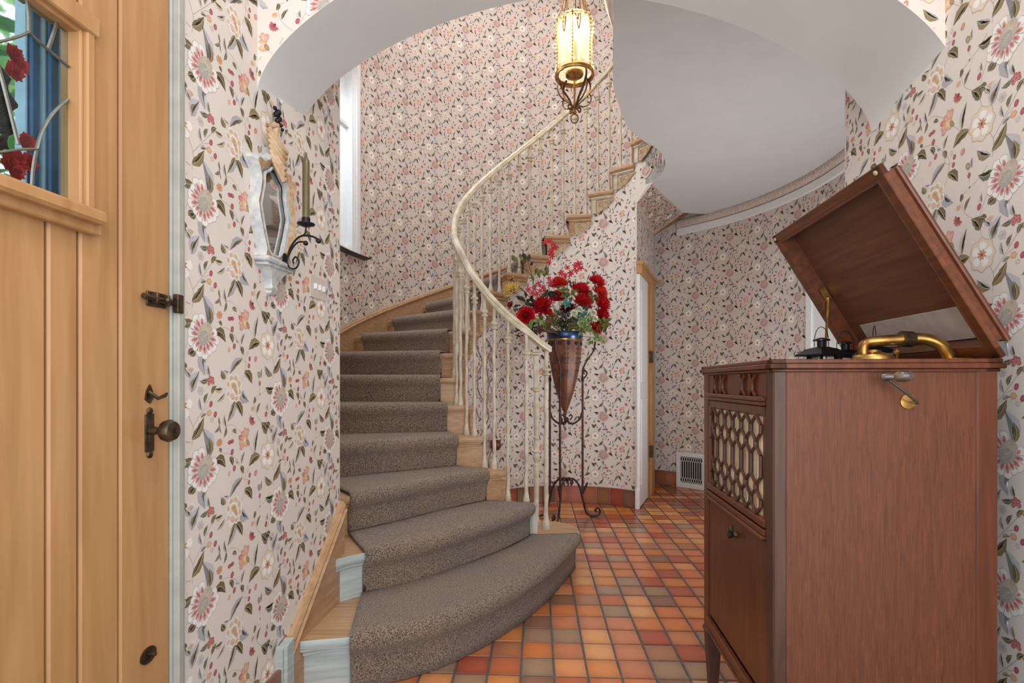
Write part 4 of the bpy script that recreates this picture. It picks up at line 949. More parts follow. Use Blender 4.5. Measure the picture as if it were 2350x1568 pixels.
# open top frame
mb = MB()
for d, z0, z1 in ((.004, 1.176, 1.184), (.012, 1.184, 1.197), (.007, 1.197, 1.208)):
    mb.box(-d, .03, -d, W2 + d, z0, z1, bev=.002); mb.box(D_ - .03, D_ + d, -d, W2 + d, z0, z1, bev=.002); mb.box(-d, D_ + d, -d, .022, z0, z1, bev=.002); mb.box(-d, D_ + d, W2 - .022, W2 + d, z0, z1, bev=.002)
mb.build('top_moulding', MAHOG, ph)
pbox('deck', .02, D_ - .02, .02, W2 - .02, 1.15, 1.165, MAHOGD)
def fx(mb, y0, y1, z0, z1, d0, d1, bev=.002): mb.box(-d1, -d0, y0, y1, z0, z1, bev=bev); return mb
pbox('frieze', .004, .03, .05, W2 - .05, 1.108, 1.178, MAHOG)
for yc in (.14, .22, .40, .485):
    mb = MB()
    for s_ in (-1, 1):
        mb.tube([(0, yc + s_ * .022, 1.172), (-.002, yc + s_ * .004, 1.155), (-.002, yc + s_ * .003, 1.13), (0, yc + s_ * .022, 1.112)], .004, 5)
    mb.build('frieze_carving', MAHOG, ph, smooth=True)
mb = MB(); fx(mb, .052, W2 - .052, 1.10, 1.112, -.01, .010); fx(mb, .052, W2 - .052, 1.088, 1.10, -.01, .004); mb.build('frieze_rail', MAHOG, ph)
# grille door
gd = pbox('grille_door', .004, .02, .05, .083, .785, 1.088, MAHOG)
mb = MB(); mb.box(.002, .02, .05, .072, .775, 1.087, bev=.002); mb.box(.002, .02, .54, W2 - .05, .775, 1.087, bev=.002); mb.box(.002, .02, .05, W2 - .05, 1.060, 1.087, bev=.002); mb.box(-.006, .02, .05, W2 - .05, .768, .792, bev=.005)
fr_ = mb; bpy.data.objects.remove(gd); gd = fr_.build('grille_door', MAHOG, ph)
CL = mat('grille_cloth', (216, 186, 140), .8, lo=(206, 160, 110), hi=(246, 234, 208), stretch=(1, 9, 1), scale=8, bump=.1)
cw = .077; gy0 = .076
mb = MB(); V = []; cn = 97
for i in range(cn):
    y = gy0 + (.54 - gy0) * i / (cn - 1); x = .018 - .012 * abs(sin(pi * (y - gy0) / cw)) ** .6
    V += [(x, y, .79), (x, y, 1.062)]
mb.add(V, [(2 * i, 2 * i + 2, 2 * i + 3, 2 * i + 1) for i in range(cn - 1)]); mb.build('grille_cloth', CL, gd, smooth=True)
mb = MB()
for i in range(6):
    c_ = gy0 + cw * (i + .5); h = cw / 2 - .004
    for z0, z1 in ((.793, .860), (.872, .978), (.990, 1.060)):
        t_ = .024
        P = [(c_, z0), (c_ + h, z0 + t_), (c_ + h, z1 - t_), (c_, z1), (c_ - h, z1 - t_), (c_ - h, z0 + t_), (c_, z0)]
        for a, b in zip(P[:-1], P[1:]): mb.tube([(0, a[0], a[1]), (0, b[0], b[1])], .0052, 6)
    for zz in (.866, .984): mb.tube([(0, c_, zz - .008), (0, c_, zz + .008)], .007, 6)
mb.build('fretwork', MAHOGD, gd, smooth=40, label='dark pierced gothic fretwork')
mb = MB(); fx(mb, .05, W2 - .05, .750, .766, -.01, .008); fx(mb, .05, W2 - .05, .737, .75, -.01, .013, .004); mb.build('middle_rail', MAHOG, ph)
ld = pbox('lower_door', .004, .02, .052, W2 - .052, .318, .735, MAHOG)
mb = MB(); mb.lathe([(0, 0), (.011, 0), (.007, .008), (.012, .018), (.012, .024), (0, .028)], (.003, .285, .685), 12, ax=(-1, 0, 0)); mb.build('knob', BRONZE, ld, smooth=True)
mb = MB(); mb.lathe([(0, 0), (.012, 0), (.009, .006), (0, .008)], (.003, .33, .685), 12, ax=(-1, 0, 0), sx=1.3); mb.build('keyhole_plate', BRONZE, ld, smooth=True)
mb = MB(); fx(mb, .05, W2 - .05, .296, .310, -.01, .010, .004); fx(mb, .05, W2 - .05, .262, .296, -.01, .003); fx(mb, .05, W2 - .05, .258, .268, -.01, .007); mb.build('bottom_rail', MAHOG, ph)
pbox('bottom_rail', .03, D_ - .04, .001, .02, .25, .30, MAHOG)
for (x, y) in ((.0, .0), (.0, W2 - .05), (D_ - .05, 0), (D_ - .05, W2 - .05)):
    mb = MB(); b_ = .05
    V = []
    for zz, ins in ((.25, 0), (.235, .0), (.0, .012)): V += [(x + ins, y + ins, zz), (x + b_ - ins, y + ins, zz), (x + b_ - ins, y + b_ - ins, zz), (x + ins, y + b_ - ins, zz)]
    mb.add(V, [(0, 1, 2, 3)] + [(l * 4 + i, l * 4 + (i + 1) % 4, l * 4 + 4 + (i + 1) % 4, l * 4 + 4 + i) for l in range(2) for i in range(4)] + [(8, 9, 10, 11)])
    mb.box(x - .005, x + b_ + .005, y - .005, y + b_ + .005, .238, .256, bev=.005); mb.build('leg', MAHOGD, ph)
# crank
cr = MB(); cr.lathe([(0, 0), (.018, 0), (.018, .003), (.006, .005), (0, .005)], (.318, .002, 1.103), 20, ax=(0, -1, 0)); cr = cr.build('crank_plate', BRASS, ph, smooth=40)
mb = MB(); mb.tube([(.325, 0, 1.102), (.326, -.02, 1.100), (.318, -.03, 1.104), (.285, -.035, 1.130), (.247, -.037, 1.160)], .0036, 8); mb.build('crank_arm', mat('steel', (120, 112, 100), .35, .9), cr, smooth=True)
mb = MB(); mb.lathe([(0, -.012), (.009, -.01), (.011, 0), (.007, .010), (.006, .014), (.012, .02), (.0145, .032), (.012, .044), (.006, .052), (0, .054)], (.245, -.038, 1.163), 14, ax=(.86, -.5, .05)); mb.build('crank_handle', mat('crank_wood', (60, 52, 52), .25, coat=.4, hi=(120, 100, 86), lo=(30, 26, 28)), cr, smooth=True)
# lid
FI = radians(59.4); LU = Vector((-cos(FI), 0, sin(FI))); LWd = Vector((sin(FI), 0, cos(FI))); LO = Vector((D_ + .003, 0, 1.208))
LL = .553
def LP(u, y, w_): return tuple(LO + LU * u + Vector((0, y, 0)) + LWd * w_)
lid = bpy.data.objects.new('lid', None); COL.objects.link(lid); lid.parent = ph
def lbox(mb, u0, u1, y0, y1, w0, w1, bev=.002): t = MB(); t.box(u0, u1, y0, y1, w0, w1, bev=bev); mb.add([LP(*p) for p in t.v], t.f); return mb
y0, y1 = -.006, W2 + .006
RW2 = .030; T0 = .014
mb = MB(); lbox(mb, LL - RW2, LL, y0, y1, 0, T0); lbox(mb, LL - RW2 - .008, LL - RW2 + .002, y0 + RW2, y1 - RW2, 0, .052); mb.build('lid_rail', MAHOGL, lid)
mb = MB(); lbox(mb, 0, RW2, y0, y1, 0, T0); lbox(mb, RW2 - .002, RW2 + .008, y0 + RW2, y1 - RW2, 0, .052); mb.build('lid_rail', MAHOGL, lid)
mb = MB(); lbox(mb, 0, LL, y0, y0 + RW2, 0, T0); lbox(mb, RW2, LL - RW2, y0 + RW2 - .002, y0 + RW2 + .006, 0, .052); mb.build('lid_rail', MAHOGL, lid)
mb = MB(); lbox(mb, 0, LL, y1 - RW2, y1, 0, T0); lbox(mb, RW2, LL - RW2, y1 - RW2 - .006, y1 - RW2 + .002, 0, .052); mb.build('lid_rail', MAHOGL, lid)
mb = MB()
prL = [(.004, T0 - .002), (.014, T0 + .002), (.026, T0 + .007), (.033, T0 + .012), (.033, .040), (.028, .046), (.022, .049), (.020, .053), (.022, .059), (.03, .062)]
V = []
for ins, w_ in prL: V += [LP(ins, y0 + ins, w_), LP(LL - ins * 1.25, y0 + ins, w_), LP(LL - ins * 1.25, y1 - ins, w_), LP(ins, y1 - ins, w_)]
mb.add(V, [(l * 4 + i, l * 4 + (i + 1) % 4, l * 4 + 4 + (i + 1) % 4, l * 4 + 4 + i) for l in range(len(prL) - 1) for i in range(4)])
b0 = (len(prL) - 1) * 4; mb.f.append((b0, b0 + 1, b0 + 2, b0 + 3)); mb.m.append(0)
mb.build('lid_moulding', MAHOG, lid)
mb = MB(); lbox(mb, .034, LL - .034, y0 + .034, y1 - .034, .048, .054); mb.build('lid_panel', wood('lid_inside', (88, 50, 34), (122, 76, 52), 1, .45), lid)
mb = MB(); lbox(mb, .040, .135, y0 + .042, y1 - .10, .044, .0475, .001); mb.build('lid_card', mat('pale_card', (186, 172, 164), .8), lid, label='pale card lining along the hinge side of the lid')
for yy in (.012, y1 - .018):
    mb = MB(); mb.lathe([(0, 0), (.006, 0), (.006, .003), (0, .005)], LP(LL - .014, yy, -.001), 10, ax=-LWd); mb.build('lid_bumper', mat('bumper', (190, 180, 150), .5), lid)
# stay
mb = MB(); sy_ = W2 - .03
a = LP(.262, sy_ - .012, .030); mb.tube([a, (.405, sy_ - .012, 1.17)], .008, 6, flat=.4); mb.build('lid_stay', BRASS, ph)
mb = MB(); lbox(mb, .255, .305, sy_ - .008, sy_ - .002, .022, .044, .001); mb.ball(LP(.262, sy_ - .012, .030), .007, 6); mb.build('stay_plate', BRASS, ph)
mb = MB(); mb.box(D_ - .06, D_ - .02, .05, .2, 1.202, 1.212, bev=.001); mb.build('hinge_leaf', BRASS, ph)
# tone arm (local coordinates)
def toL(px, py, Y):
    p = Vector(((px - 1175) * Y / F, Y, HC + (878 - py) * Y / F)) - Vector((.655, 1.30, 0)); return (p.dot(E1), p.dot(E2), p.z)
P = catmull([toL(1986, 838, 1.42), toL(1981, 800, 1.42), toL(1993, 786, 1.42), toL(2030, 782, 1.41), toL(2080, 779, 1.40), toL(2120, 778, 1.39), toL(2155, 790, 1.38), toL(2176, 815, 1.38), toL(2182, 848, 1.38)], 5)
rr = [.013 + .004 * (i / (len(P) - 1)) for i in range(len(P))]
mb = MB(); mb.tube(P, rr, 12); mb.build('tone_arm', BRASS, ph, smooth=True)
mb = MB(); mb.tube([toL(2068, 778, 1.40), toL(2092, 779, 1.40)], .0215, 14); mb.build('tone_arm_collar', BRONZE, ph, smooth=40)
mb = MB(); c_ = toL(2003, 822, 1.42); mb.lathe([(.05, -.045), (.05, 0), (.045, .008), (.02, .016), (.018, .022), (0, .022)], (c_[0], c_[1], c_[2]), 18); mb.build('tone_arm_base', BRASS, ph, smooth=40)
mb = MB(); c_ = toL(2058, 815, 1.40); mb.lathe([(.004, -.05), (.004, 0), (.008, .004), (.009, .010), (.0, .018)], c_, 10); mb.build('brake_knob', BRASS, ph, smooth=True)

# lanterns standing on the deck
BLK = mat('black_tin', (22, 24, 30), .3, .5)
def lantern(x, y, rz, label, s_=1.0):
    t = thing('miniature_lantern', label, 'lantern', (x, y, 1.1655), rz, 'black tin lanterns on the phonograph deck')
    mb = MB(); mb.box(-.03, .03, -.03, .03, 0, .006, bev=.002)
    for a in (-1, 1):
        for b in (-1, 1): mb.box(a * .026 - .003, a * .026 + .003, b * .026 - .003, b * .026 + .003, .004, .07)
    mb.build('frame', BLK, t)
    mb = MB(); mb.box(-.023, .023, -.023, .023, .006, .068); mb.build('glass', GLASS, t)
    mb = MB(); V = []
    for h, z in ((.052, .066), (.052, .070), (.030, .088), (.014, .094)): V += [(-h, -h, z), (h, -h, z), (h, h, z), (-h, h, z)]
    mb.add(V, [(0, 1, 2, 3)] + [(l * 4 + i, l * 4 + (i + 1) % 4, l * 4 + 4 + (i + 1) % 4, l * 4 + 4 + i) for l in range(3) for i in range(4)] + [(12, 13, 14, 15)])
    mb.build('roof', BLK, t)
    mb = MB(); mb.lathe([(.0125, .092), (.0125, .112), (.025, .113), (.023, .117), (.008, .122), (0, .123)], n=12); mb.build('chimney', BLK, t, smooth=30)
    mb = MB(); P = [(-.025 * cos(a) if False else .027 * cos(a), 0, .11 + .046 * sin(a)) for a in np.linspace(0, pi, 14)]; P = [(.027, 0, .095)] + P + [(-.027, 0, .095)]; mb.tube(P, .0011, 5); mb.build('handle', BLK, t)
lantern(.955, 1.60, .25, 'black tin lantern nearest the front edge of the phonograph deck')
lantern(1.115, 1.735, -.1, 'black tin lantern behind the brass tone arm, middle of three')
lantern(1.090, 1.56, 1.1, 'black tin lantern partly hidden by the brass tone arm elbow')

# ------------------------------------------------------------------ hanging lantern (chandelier)
cx_, cy_ = .50, 4.15
ch = thing('hanging_lantern', 'brass lantern with crystal cylinder and candle lamps hanging in the stairwell', 'chandelier', (cx_, cy_, 0))
GL = mat('lit_crystal', (255, 246, 220), .05, trans=.9, alpha=.34, emit=.14, ecol=(255, 226, 165), bump=.8, scale=40, bd=.02)
mb = MB(); mb.lathe([(.142, 3.63), (.144, 3.9), (.142, 4.02), (.125, 4.055), (.10, 4.07)], n=28); mb.build('crystal_cylinder', GL, ch, smooth=True)
mb = MB(); mb.tube([(.145 * cos(a), .145 * sin(a), 3.62) for a in np.linspace(0, 2 * pi, 29)], .011, 6, cap=False); mb.build('gallery_ring', BRASS, ch, smooth=True)
mb = MB(); mb.tube([(.145 * cos(a), .145 * sin(a), 4.02) for a in np.linspace(0, 2 * pi, 29)], .006, 6, cap=False)
mb.build('upper_ring', BRASS, ch, smooth=True)
mb = MB(); mb.tube([(.150 * cos(a), .150 * sin(a), 3.60) for a in np.linspace(0, 2 * pi, 29)], .008, 6, cap=False); mb.build('lower_ring', BRASS, ch, smooth=True)
for i in range(6):
    a = i * pi / 3 + .3; mb = MB(); mb.tube([(.15 * cos(a), .15 * sin(a), 3.6), (.15 * cos(a), .15 * sin(a), 4.03), (.11 * cos(a), .11 * sin(a), 4.12), (.06 * cos(a), .06 * sin(a), 4.35)], .005, 6); mb.build('frame_bar', BRASS, ch)
CRY = mat('crystal_bead', (255, 240, 205), .05, trans=.7, emit=.6, ecol=(255, 224, 160))
mb = MB()
for j, zz in enumerate((3.66, 3.98, 4.01, 3.95)):
    for i in range(26): a = 2 * pi * (i + .5 * (j % 2)) / 26; mb.ball((.150 * cos(a), .150 * sin(a), zz + .006 * sin(a * 9)), .0085, 5)
for i in range(6):
    a = i * pi / 3 + .3
    for z_ in np.arange(3.66, 3.98, .028): mb.ball((.154 * cos(a), .154 * sin(a), z_), .007, 5)
mb.build('crystal_beads', CRY, ch, smooth=True, kind='stuff')
for i in range(8):
    a = i * pi / 4 + .1; mb = MB()
    def gp(da, z): return (.149 * cos(a + da), .149 * sin(a + da), z)
    mb.tube(catmull([gp(-.3, 4.02), gp(-.12, 3.98), gp(0, 3.88), gp(.1, 3.98), gp(.0, 4.0), gp(-.03, 3.95)], 4), .006, 5); mb.build('filigree', BRASS, ch, smooth=True)
CAND = mat('candle_sleeve', (236, 214, 160), .5); BULB = mat('flame_bulb', (255, 230, 180), .3, emit=5, ecol=(255, 222, 160), bump=0, var=0)
for i in range(3):
    a = i * 2 * pi / 3 + .5; x, y = .055 * cos(a), .055 * sin(a)
    mb = MB(); mb.lathe([(.013, 3.66), (.013, 3.84), (.010, 3.845)], (x, y, 0), 10); c1 = mb.build('candle', CAND, ch, smooth=40)
    mb = MB(); mb.lathe([(.006, 3.845), (.014, 3.87), (.012, 3.90), (.003, 3.94), (0, 3.945)], (x, y, 0), 10); mb.build('bulb', BULB, c1, smooth=True)
    l = bpy.data.lights.new('candle_glow', 'POINT'); l.energy = 3.5; l.color = (1, .78, .5); l.shadow_soft_size = .03; lo_ = bpy.data.objects.new('candle_glow', l); COL.objects.link(lo_); lo_.location = (cx_ + x * 1.0, cy_ + y, 3.98)
mb = MB(); mb.lathe([(.0, 3.60), (.07, 3.605), (.075, 3.62), (.05, 3.64), (.02, 3.66), (0, 3.66)], n=16); mb.lathe([(.006, 3.30), (.02, 3.31), (.012, 3.33), (.018, 3.36), (.008, 3.40), (.008, 3.61)], n=10); mb.build('centre_stem', BRASS, ch, smooth=True)
CHI = mat('bronzed_iron', (92, 66, 44), .4, .7, lo=(48, 40, 40), hi=(140, 98, 58), scale=20)
for i in range(4):
    a = i * pi / 2 + .5
    def cp(r, z): return (r * cos(a), r * sin(a), z)
    mb = MB(); mb.tube(catmull([cp(.11, 3.625), cp(.150, 3.59), cp(.155, 3.53), cp(.11, 3.46), cp(.05, 3.40), cp(.02, 3.345)], 5), .0105, 6, flat=.5)
    mb.tube(catmull([cp(.03, 3.375), cp(.09, 3.38), cp(.15, 3.42), cp(.165, 3.47), cp(.145, 3.50), cp(.125, 3.48), cp(.135, 3.465)], 5), .007, 6, flat=.6)
    mb.tube(catmull([cp(.02, 3.35), cp(.05, 3.325), cp(.062, 3.35), cp(.048, 3.365), cp(.042, 3.352)], 5), .006, 6)
    mb.build('scroll', CHI, ch, smooth=True)
mb = MB(); mb.tube([(.030 * cos(a), 0, 3.262 + .036 * sin(a)) for a in np.linspace(0, 2 * pi, 17)], .0045, 6, cap=False); mb.build('bottom_ring', CHI, ch, smooth=True)
mb = MB()
for i in range(4):
    a = i * pi / 2 + .8
    mb.tube(catmull([(.1 * cos(a), .1 * sin(a), 4.06), (.07 * cos(a), .07 * sin(a), 4.25), (.09 * cos(a), .09 * sin(a), 4.4), (.02 * cos(a), .02 * sin(a), 4.7)], 6), .011, 6, flat=.5)
mb.lathe([(.03, 4.68), (.04, 4.72), (.01, 4.76)], n=12)
for i in range(26):
    z_ = 4.78 + i * .055; t = MB(); t.tube([(.014 * cos(a), 0, z_ + .03 * sin(a)) for a in np.linspace(0, 2 * pi, 11)], .004, 5, cap=False)
    mb.add([(p[0], p[1], p[2]) if i % 2 else (p[1], p[0], p[2]) for p in t.v], t.f)
mb.build('crown_and_chain', BRASS, ch, smooth=True)
mb = MB(); mb.add([(CO[0] + 2.2 * cos(a), CO[1] + 2.2 * sin(a), ZTOP) for a in np.linspace(0, 2 * pi, 49)[:-1]], [tuple(range(48))]); struct(mb.build('ceiling_hall', PLASTER))

# ------------------------------------------------------------------ mirror on the left wall
mir = thing('wall_mirror', 'carved gilt and whitewashed wall mirror beside the front door', 'mirror', (0, 0, 0))
GILT = mat('gilt_whitewash', (196, 170, 136), .5, lo=(176, 138, 100), hi=(206, 180, 148), scale=50, p0=.3, p1=.7, bump=.3)
WWASH = mat('blue_whitewash', (186, 192, 196), .5, lo=(160, 168, 174), hi=(208, 204, 198), scale=40)
ms = 1.735
def MP(s_, z, d): return LW(ms + s_, z, d)
half = [(.0, 1.93), (.03, 1.925), (.05, 1.885), (.085, 1.862), (.118, 1.868), (.128, 1.852), (.112, 1.83), (.100, 1.80), (.108, 1.755), (.120, 1.72), (.108, 1.67), (.088, 1.62), (.072, 1.58), (.082, 1.556)]
inner = [(.0, 1.865), (.02, 1.86), (.035, 1.845), (.05, 1.835), (.058, 1.83), (.062, 1.822), (.064, 1.815), (.064, 1.79), (.074, 1.755), (.084, 1.72), (.070, 1.67), (.052, 1.62), (.038, 1.585), (.02, 1.572)]
def ringpts(h): return h + [(-a, b) for a, b in h[::-1]]
O_, I_ = ringpts(half), ringpts(inner); n_ = len(O_)
mb = MB(); V = [MP(a, b, .0) for a, b in O_] + [MP(a, b, .018) for a, b in O_] + [MP(a * .86 + c_[0] * .14, b * .8 + c_[1] * .2, .034) for (a, b), c_ in zip(O_, I_)] + [MP(a * .3 + c_[0] * .7, b * .3 + c_[1] * .7, .026) for (a, b), c_ in zip(O_, I_)] + [MP(a, b, .012) for a, b in I_]
mb.add(V, [(l * n_ + i, l * n_ + (i + 1) % n_, (l + 1) * n_ + (i + 1) % n_, (l + 1) * n_ + i) for l in range(4) for i in range(n_)], 0)
mb.m = [1 if n_ * 2 <= q_ < n_ * 3 else 0 for q_ in range(4 * n_)]
mb.build('frame', [WWASH, GILT], mir, smooth=50)
mb = MB(); mb.tube([MP(a, b, .022) for a, b in I_ + I_[:1]], .0055, 6); mb.build('inner_bead', WWASH, mir, smooth=True)
mb = MB(); mb.prism(I_, .008, .010, lambda a, b, c: MP(a, b, c)); mb.build('mirror_glass', mat('mirror_silver', (230, 230, 226), .03, 1.0, var=0, bump=0), mir)
mb = MB()   # swag
for i in range(6):
    zz = 1.945 - i * .016; w2 = .055 - i * .004; P = [MP(-w2 + 2 * w2 * t, zz - (.018 + i * .004) * sin(pi * t) + .05 * (t < .5) * (.5 - t) * 1.2 + .0, .028 + .02 * sin(pi * t)) for t in np.linspace(0, 1, 9)]; mb.tube(P, .0095, 6)
mb.build('swag', GILT, mir, smooth=True)
mb = MB(); mb.tube([MP(.0, 1.93, .02), MP(-.004, 1.97, .022), MP(.004, 2.0, .022), MP(.0, 2.02, .02)], [.02, .014, .011, .008], 8); mb.tube([MP(.02, 2.0, .02), MP(.0, 2.012, .03), MP(-.02, 2.0, .02)], .007, 6); mb.build('crest', GILT, mir, smooth=True)
mb = MB()
for p, r in (((.0, 2.025), .010), ((.012, 2.038), .009), ((-.01, 2.042), .009), ((.004, 2.055), .011), ((.02, 2.02), .007), ((.03, 2.01), .006), ((-.016, 2.06), .007)): mb.ball(MP(p[0], p[1], .03), r, 6)
mb.build('finial', IRON, mir, smooth=True, label='black ribbon finial at the top')
mb = MB(); t = MB(); t.box(-.09, .09, 0, .05, 1.538, 1.556, bev=.005); t.box(-.078, .078, 0, .042, 1.528, 1.540, bev=.003); mb.add([MP(a, c_, b) for a, b, c_ in t.v], t.f)
V = []; lv = [(.070, 1.530, .036), (.050, 1.515, .032), (.032, 1.495, .026), (.020, 1.478, .020), (.018, 1.468, .022), (.022, 1.462, .022), (.014, 1.456, .018), (.018, 1.448, .016), (.006, 1.442, .01)]
for a, z, d in lv: V += [MP(-a, z, 0), MP(a, z, 0), MP(a * .8, z, d), MP(-a * .8, z, d)]
mb.add(V, [(l * 4 + i, l * 4 + (i + 1) % 4, l * 4 + 4 + (i + 1) % 4, l * 4 + 4 + i) for l in range(len(lv) - 1) for i in range(4)]); mb.build('console', WWASH, mir, smooth=40)
# wall sconce
sc_ = thing('wall_sconce', 'black iron scrolled candle sconce at the foot of the mirror', 'sconce', (0, 0, 0))
bx, by = 1.775, 0
mb = MB(); mb.lathe([(0, 0), (.017, 0), (.017, .004), (.008, .008), (0, .008)], LW(1.765, 1.563, .038), 14, ax=E1, sx=1.6); mb.build('back_plate', IRON, sc_, smooth=True)
mb = MB(); cpx = (-.742, 1.722)
A0 = Vector(LW(1.765, 1.563, .045)); dirv = (Vector((cpx[0], cpx[1], 0)) - Vector((A0.x, A0.y, 0)))
def SP(t, z): return (A0.x + .075 * t, A0.y - .03 * t, z)
mb.tube(catmull([SP(0, 1.556), SP(.15, 1.60), SP(.5, 1.632), SP(.85, 1.642), SP(1.35, 1.636), SP(1.7, 1.622)], 5), .0033, 6)
mb.tube(catmull([SP(0, 1.565), SP(.25, 1.60), SP(.6, 1.622), SP(1.0, 1.620)], 5), .003, 6)
mb.tube(catmull([SP(0, 1.558), SP(.2, 1.538), SP(.5, 1.536), SP(.66, 1.556), SP(.5, 1.574), SP(.34, 1.564), SP(.38, 1.553)], 5), .003, 6)
mb.tube(catmull([SP(.72, 1.640), SP(.98, 1.648), SP(1.04, 1.672)], 5), .003, 6)
mb.ball(SP(1.7, 1.618), .0085, 8); mb.ball(SP(1.02, 1.616), .0085, 8); mb.build('arm', IRON, sc_, smooth=True)
cpp = SP(1.04, 1.67)
mb = MB(); mb.lathe([(.0, .0), (.012, .001), (.028, .008), (.029, .011), (.012, .006), (.0135, .012), (.0135, .030), (.0, .03)], cpp, 20, sx=1); mb.build('drip_pan', IRON, sc_, smooth=40)
mb = MB(); mb.lathe([(.0118, 0), (.0118, .205), (.009, .214), (.005, .222), (.0035, .236), (0, .238)], (cpp[0], cpp[1], cpp[2] + .012), 16)
tag(mb.build('taper_candle', mat('olive_wax', (92, 82, 48), .35, var=.05, coat=.3), smooth=40), 'tall olive green taper candle standing in the iron sconce', 'candle')
# wallpapered switch plate near the corner
sw = thing('switch_plate', 'wallpaper covered light switch plate near the end of the left wall', 'switch', (0, 0, 0))
mb = MB(); t = MB(); t.box(2.015, 2.155, 0, .005, 1.485, 1.575, bev=.002); mb.add([LW(a, c_, b) for a, b, c_ in t.v], t.f); mb.build('plate', WPLAIN, sw)
mb = MB(); t = MB()
for a in (2.05, 2.085, 2.12): t.box(a - .004, a + .004, .004, .016, 1.52, 1.542, bev=.001)
mb.add([LW(a, c_, b) for a, b, c_ in t.v], t.f); mb.build('toggles', TRIMW, sw)

# ------------------------------------------------------------------ flower stand, cone vase
FX, FY = .450, 4.40
st = thing('flower_stand', 'tall wrought iron scrolled stand holding the cone vase', 'stand', (FX + .012, FY, 0))
mb = MB(); legs = [(-.118, .02), (-.03, -.14), (.105, .03)]
tri = [(radians(200), 1), (radians(262), 1), (radians(-12), 1)]
for i, a in enumerate((radians(172), radians(242), radians(6))):
    def c3(r, z): return (r * cos(a), r * sin(a), z)
    mb = MB(); mb.tube([c3(.14, .20), c3(.14, .70), c3(.14, 1.17)], .0095, 8); mb.tube([c3(.14, 1.16), c3(.14, 1.19)], .014, 6)
    mb.tube(catmull([c3(.14, 1.18), c3(.165, 1.20), c3(.178, 1.23), c3(.16, 1.25), c3(.147, 1.235), c3(.157, 1.222)], 4), .007, 6)
    mb.tube(catmull([c3(.140, 1.19), c3(.142, 1.26), c3(.18, 1.34), c3(.235, 1.42), c3(.25, 1.50)], 5), .008, 6)
    mb.tube(catmull([c3(.138, .9), c3(.115, .84), c3(.06, .80), c3(.02, .81), c3(.0, .835)], 5), .009, 6)
    mb.tube(catmull([c3(.03, .83), c3(.05, .86), c3(.035, .875), c3(.022, .86)], 5), .006, 6)
    mb.tube(catmull([c3(.02, .32), c3(.06, .33), c3(.11, .27), c3(.14, .16), c3(.18, .03), c3(.265, .012), c3(.292, .05), c3(.27, .08), c3(.25, .058), c3(.263, .045)], 5), .0095, 6)
    mb.tube(catmull([c3(.14, .20), c3(.155, .24), c3(.185, .30)], 4), [.010] * 8 + [.004], 6)
    mb.build('leg', RUST, st, smooth=True)
mb = MB(); mb.ball((0, 0, .835), .022, 8); mb.build('boss', RUST, st, smooth=True)
mb = MB()
for i in range(9):
    a = i * .7; mb.tube(catmull([(0, 0, .32), (.03 * cos(a), .03 * sin(a), .34), (.055 * cos(a), .055 * sin(a), .31), (.045 * cos(a), .045 * sin(a), .28)], 4), .006, 5)
mb.build('leaf_rosette', RUST, st, smooth=True)
va = thing('cone_vase', 'rusty brown fluted cone vase with dark blue rim on the iron stand', 'vase', (FX, FY, 0))
def vase_mat():
    m = mat('rust_patina', (104, 62, 44), .42, .1, lo=(76, 40, 36), hi=(132, 84, 54), scale=11, bump=.25); return m
prof = [(.004, .87), (.020, .885), (.012, .90), (.024, .92), (.045, .98), (.075, 1.07), (.10, 1.17), (.120, 1.27), (.132, 1.36), (.140, 1.44), (.145, 1.50)]
mb = MB(); nn = 48; V = []
for r, z in prof:
    for j in range(nn): a = 2 * pi * j / nn; k_ = 1 - .07 * abs(sin(a * 4)) ** 2 * min(1, (z - .9) * 4) if z > .92 else 1; V.append((r * k_ * cos(a), r * k_ * sin(a), z))
mb.add(V, [(l * nn + j, l * nn + (j + 1) % nn, (l + 1) * nn + (j + 1) % nn, (l + 1) * nn + j) for l in range(len(prof) - 1) for j in range(nn)] + [tuple(range(nn))]); mb.build('body', vase_mat(), va, smooth=True)
mb = MB(); mb.lathe([(.142, 1.50), (.150, 1.503), (.151, 1.512), (.145, 1.515)], n=32); mb.build('lip_bead', BRASS, va, smooth=True)
mb = MB(); mb.lathe([(.144, 1.515), (.150, 1.53), (.152, 1.56), (.146, 1.575), (.138, 1.57), (.13, 1.53), (.10, 1.53), (0, 1.53)], n=32); mb.build('rim', mat('blue_rim', (46, 66, 96), .25, .6, lo=(30, 36, 50), hi=(70, 104, 150), scale=8), va, smooth=True)
STUD = mat('stud', (40, 44, 56), .4, .6)
mb = MB()
for i in range(12):
    a = 2 * pi * i / 12 + .1
    for j in range(6): b = j * pi / 3; mb.ball((.143 * cos(a + .07 * cos(b)), .143 * sin(a + .07 * cos(b)), 1.475 + .011 * sin(b)), .0055, 5)
mb.build('rosettes', STUD, va, smooth=True)
mb = MB()
for i in range(8):
    for zz in (1.25, 1.31, 1.35, 1.39, 1.43):
        for d in (-.1, .1): a = 2 * pi * i / 8 + d; r = np.interp(zz, [p[1] for p in prof], [p[0] for p in prof]); mb.ball((r * cos(a), r * sin(a), zz), .0045, 4)
mb.build('studs', STUD, va, kind='stuff')

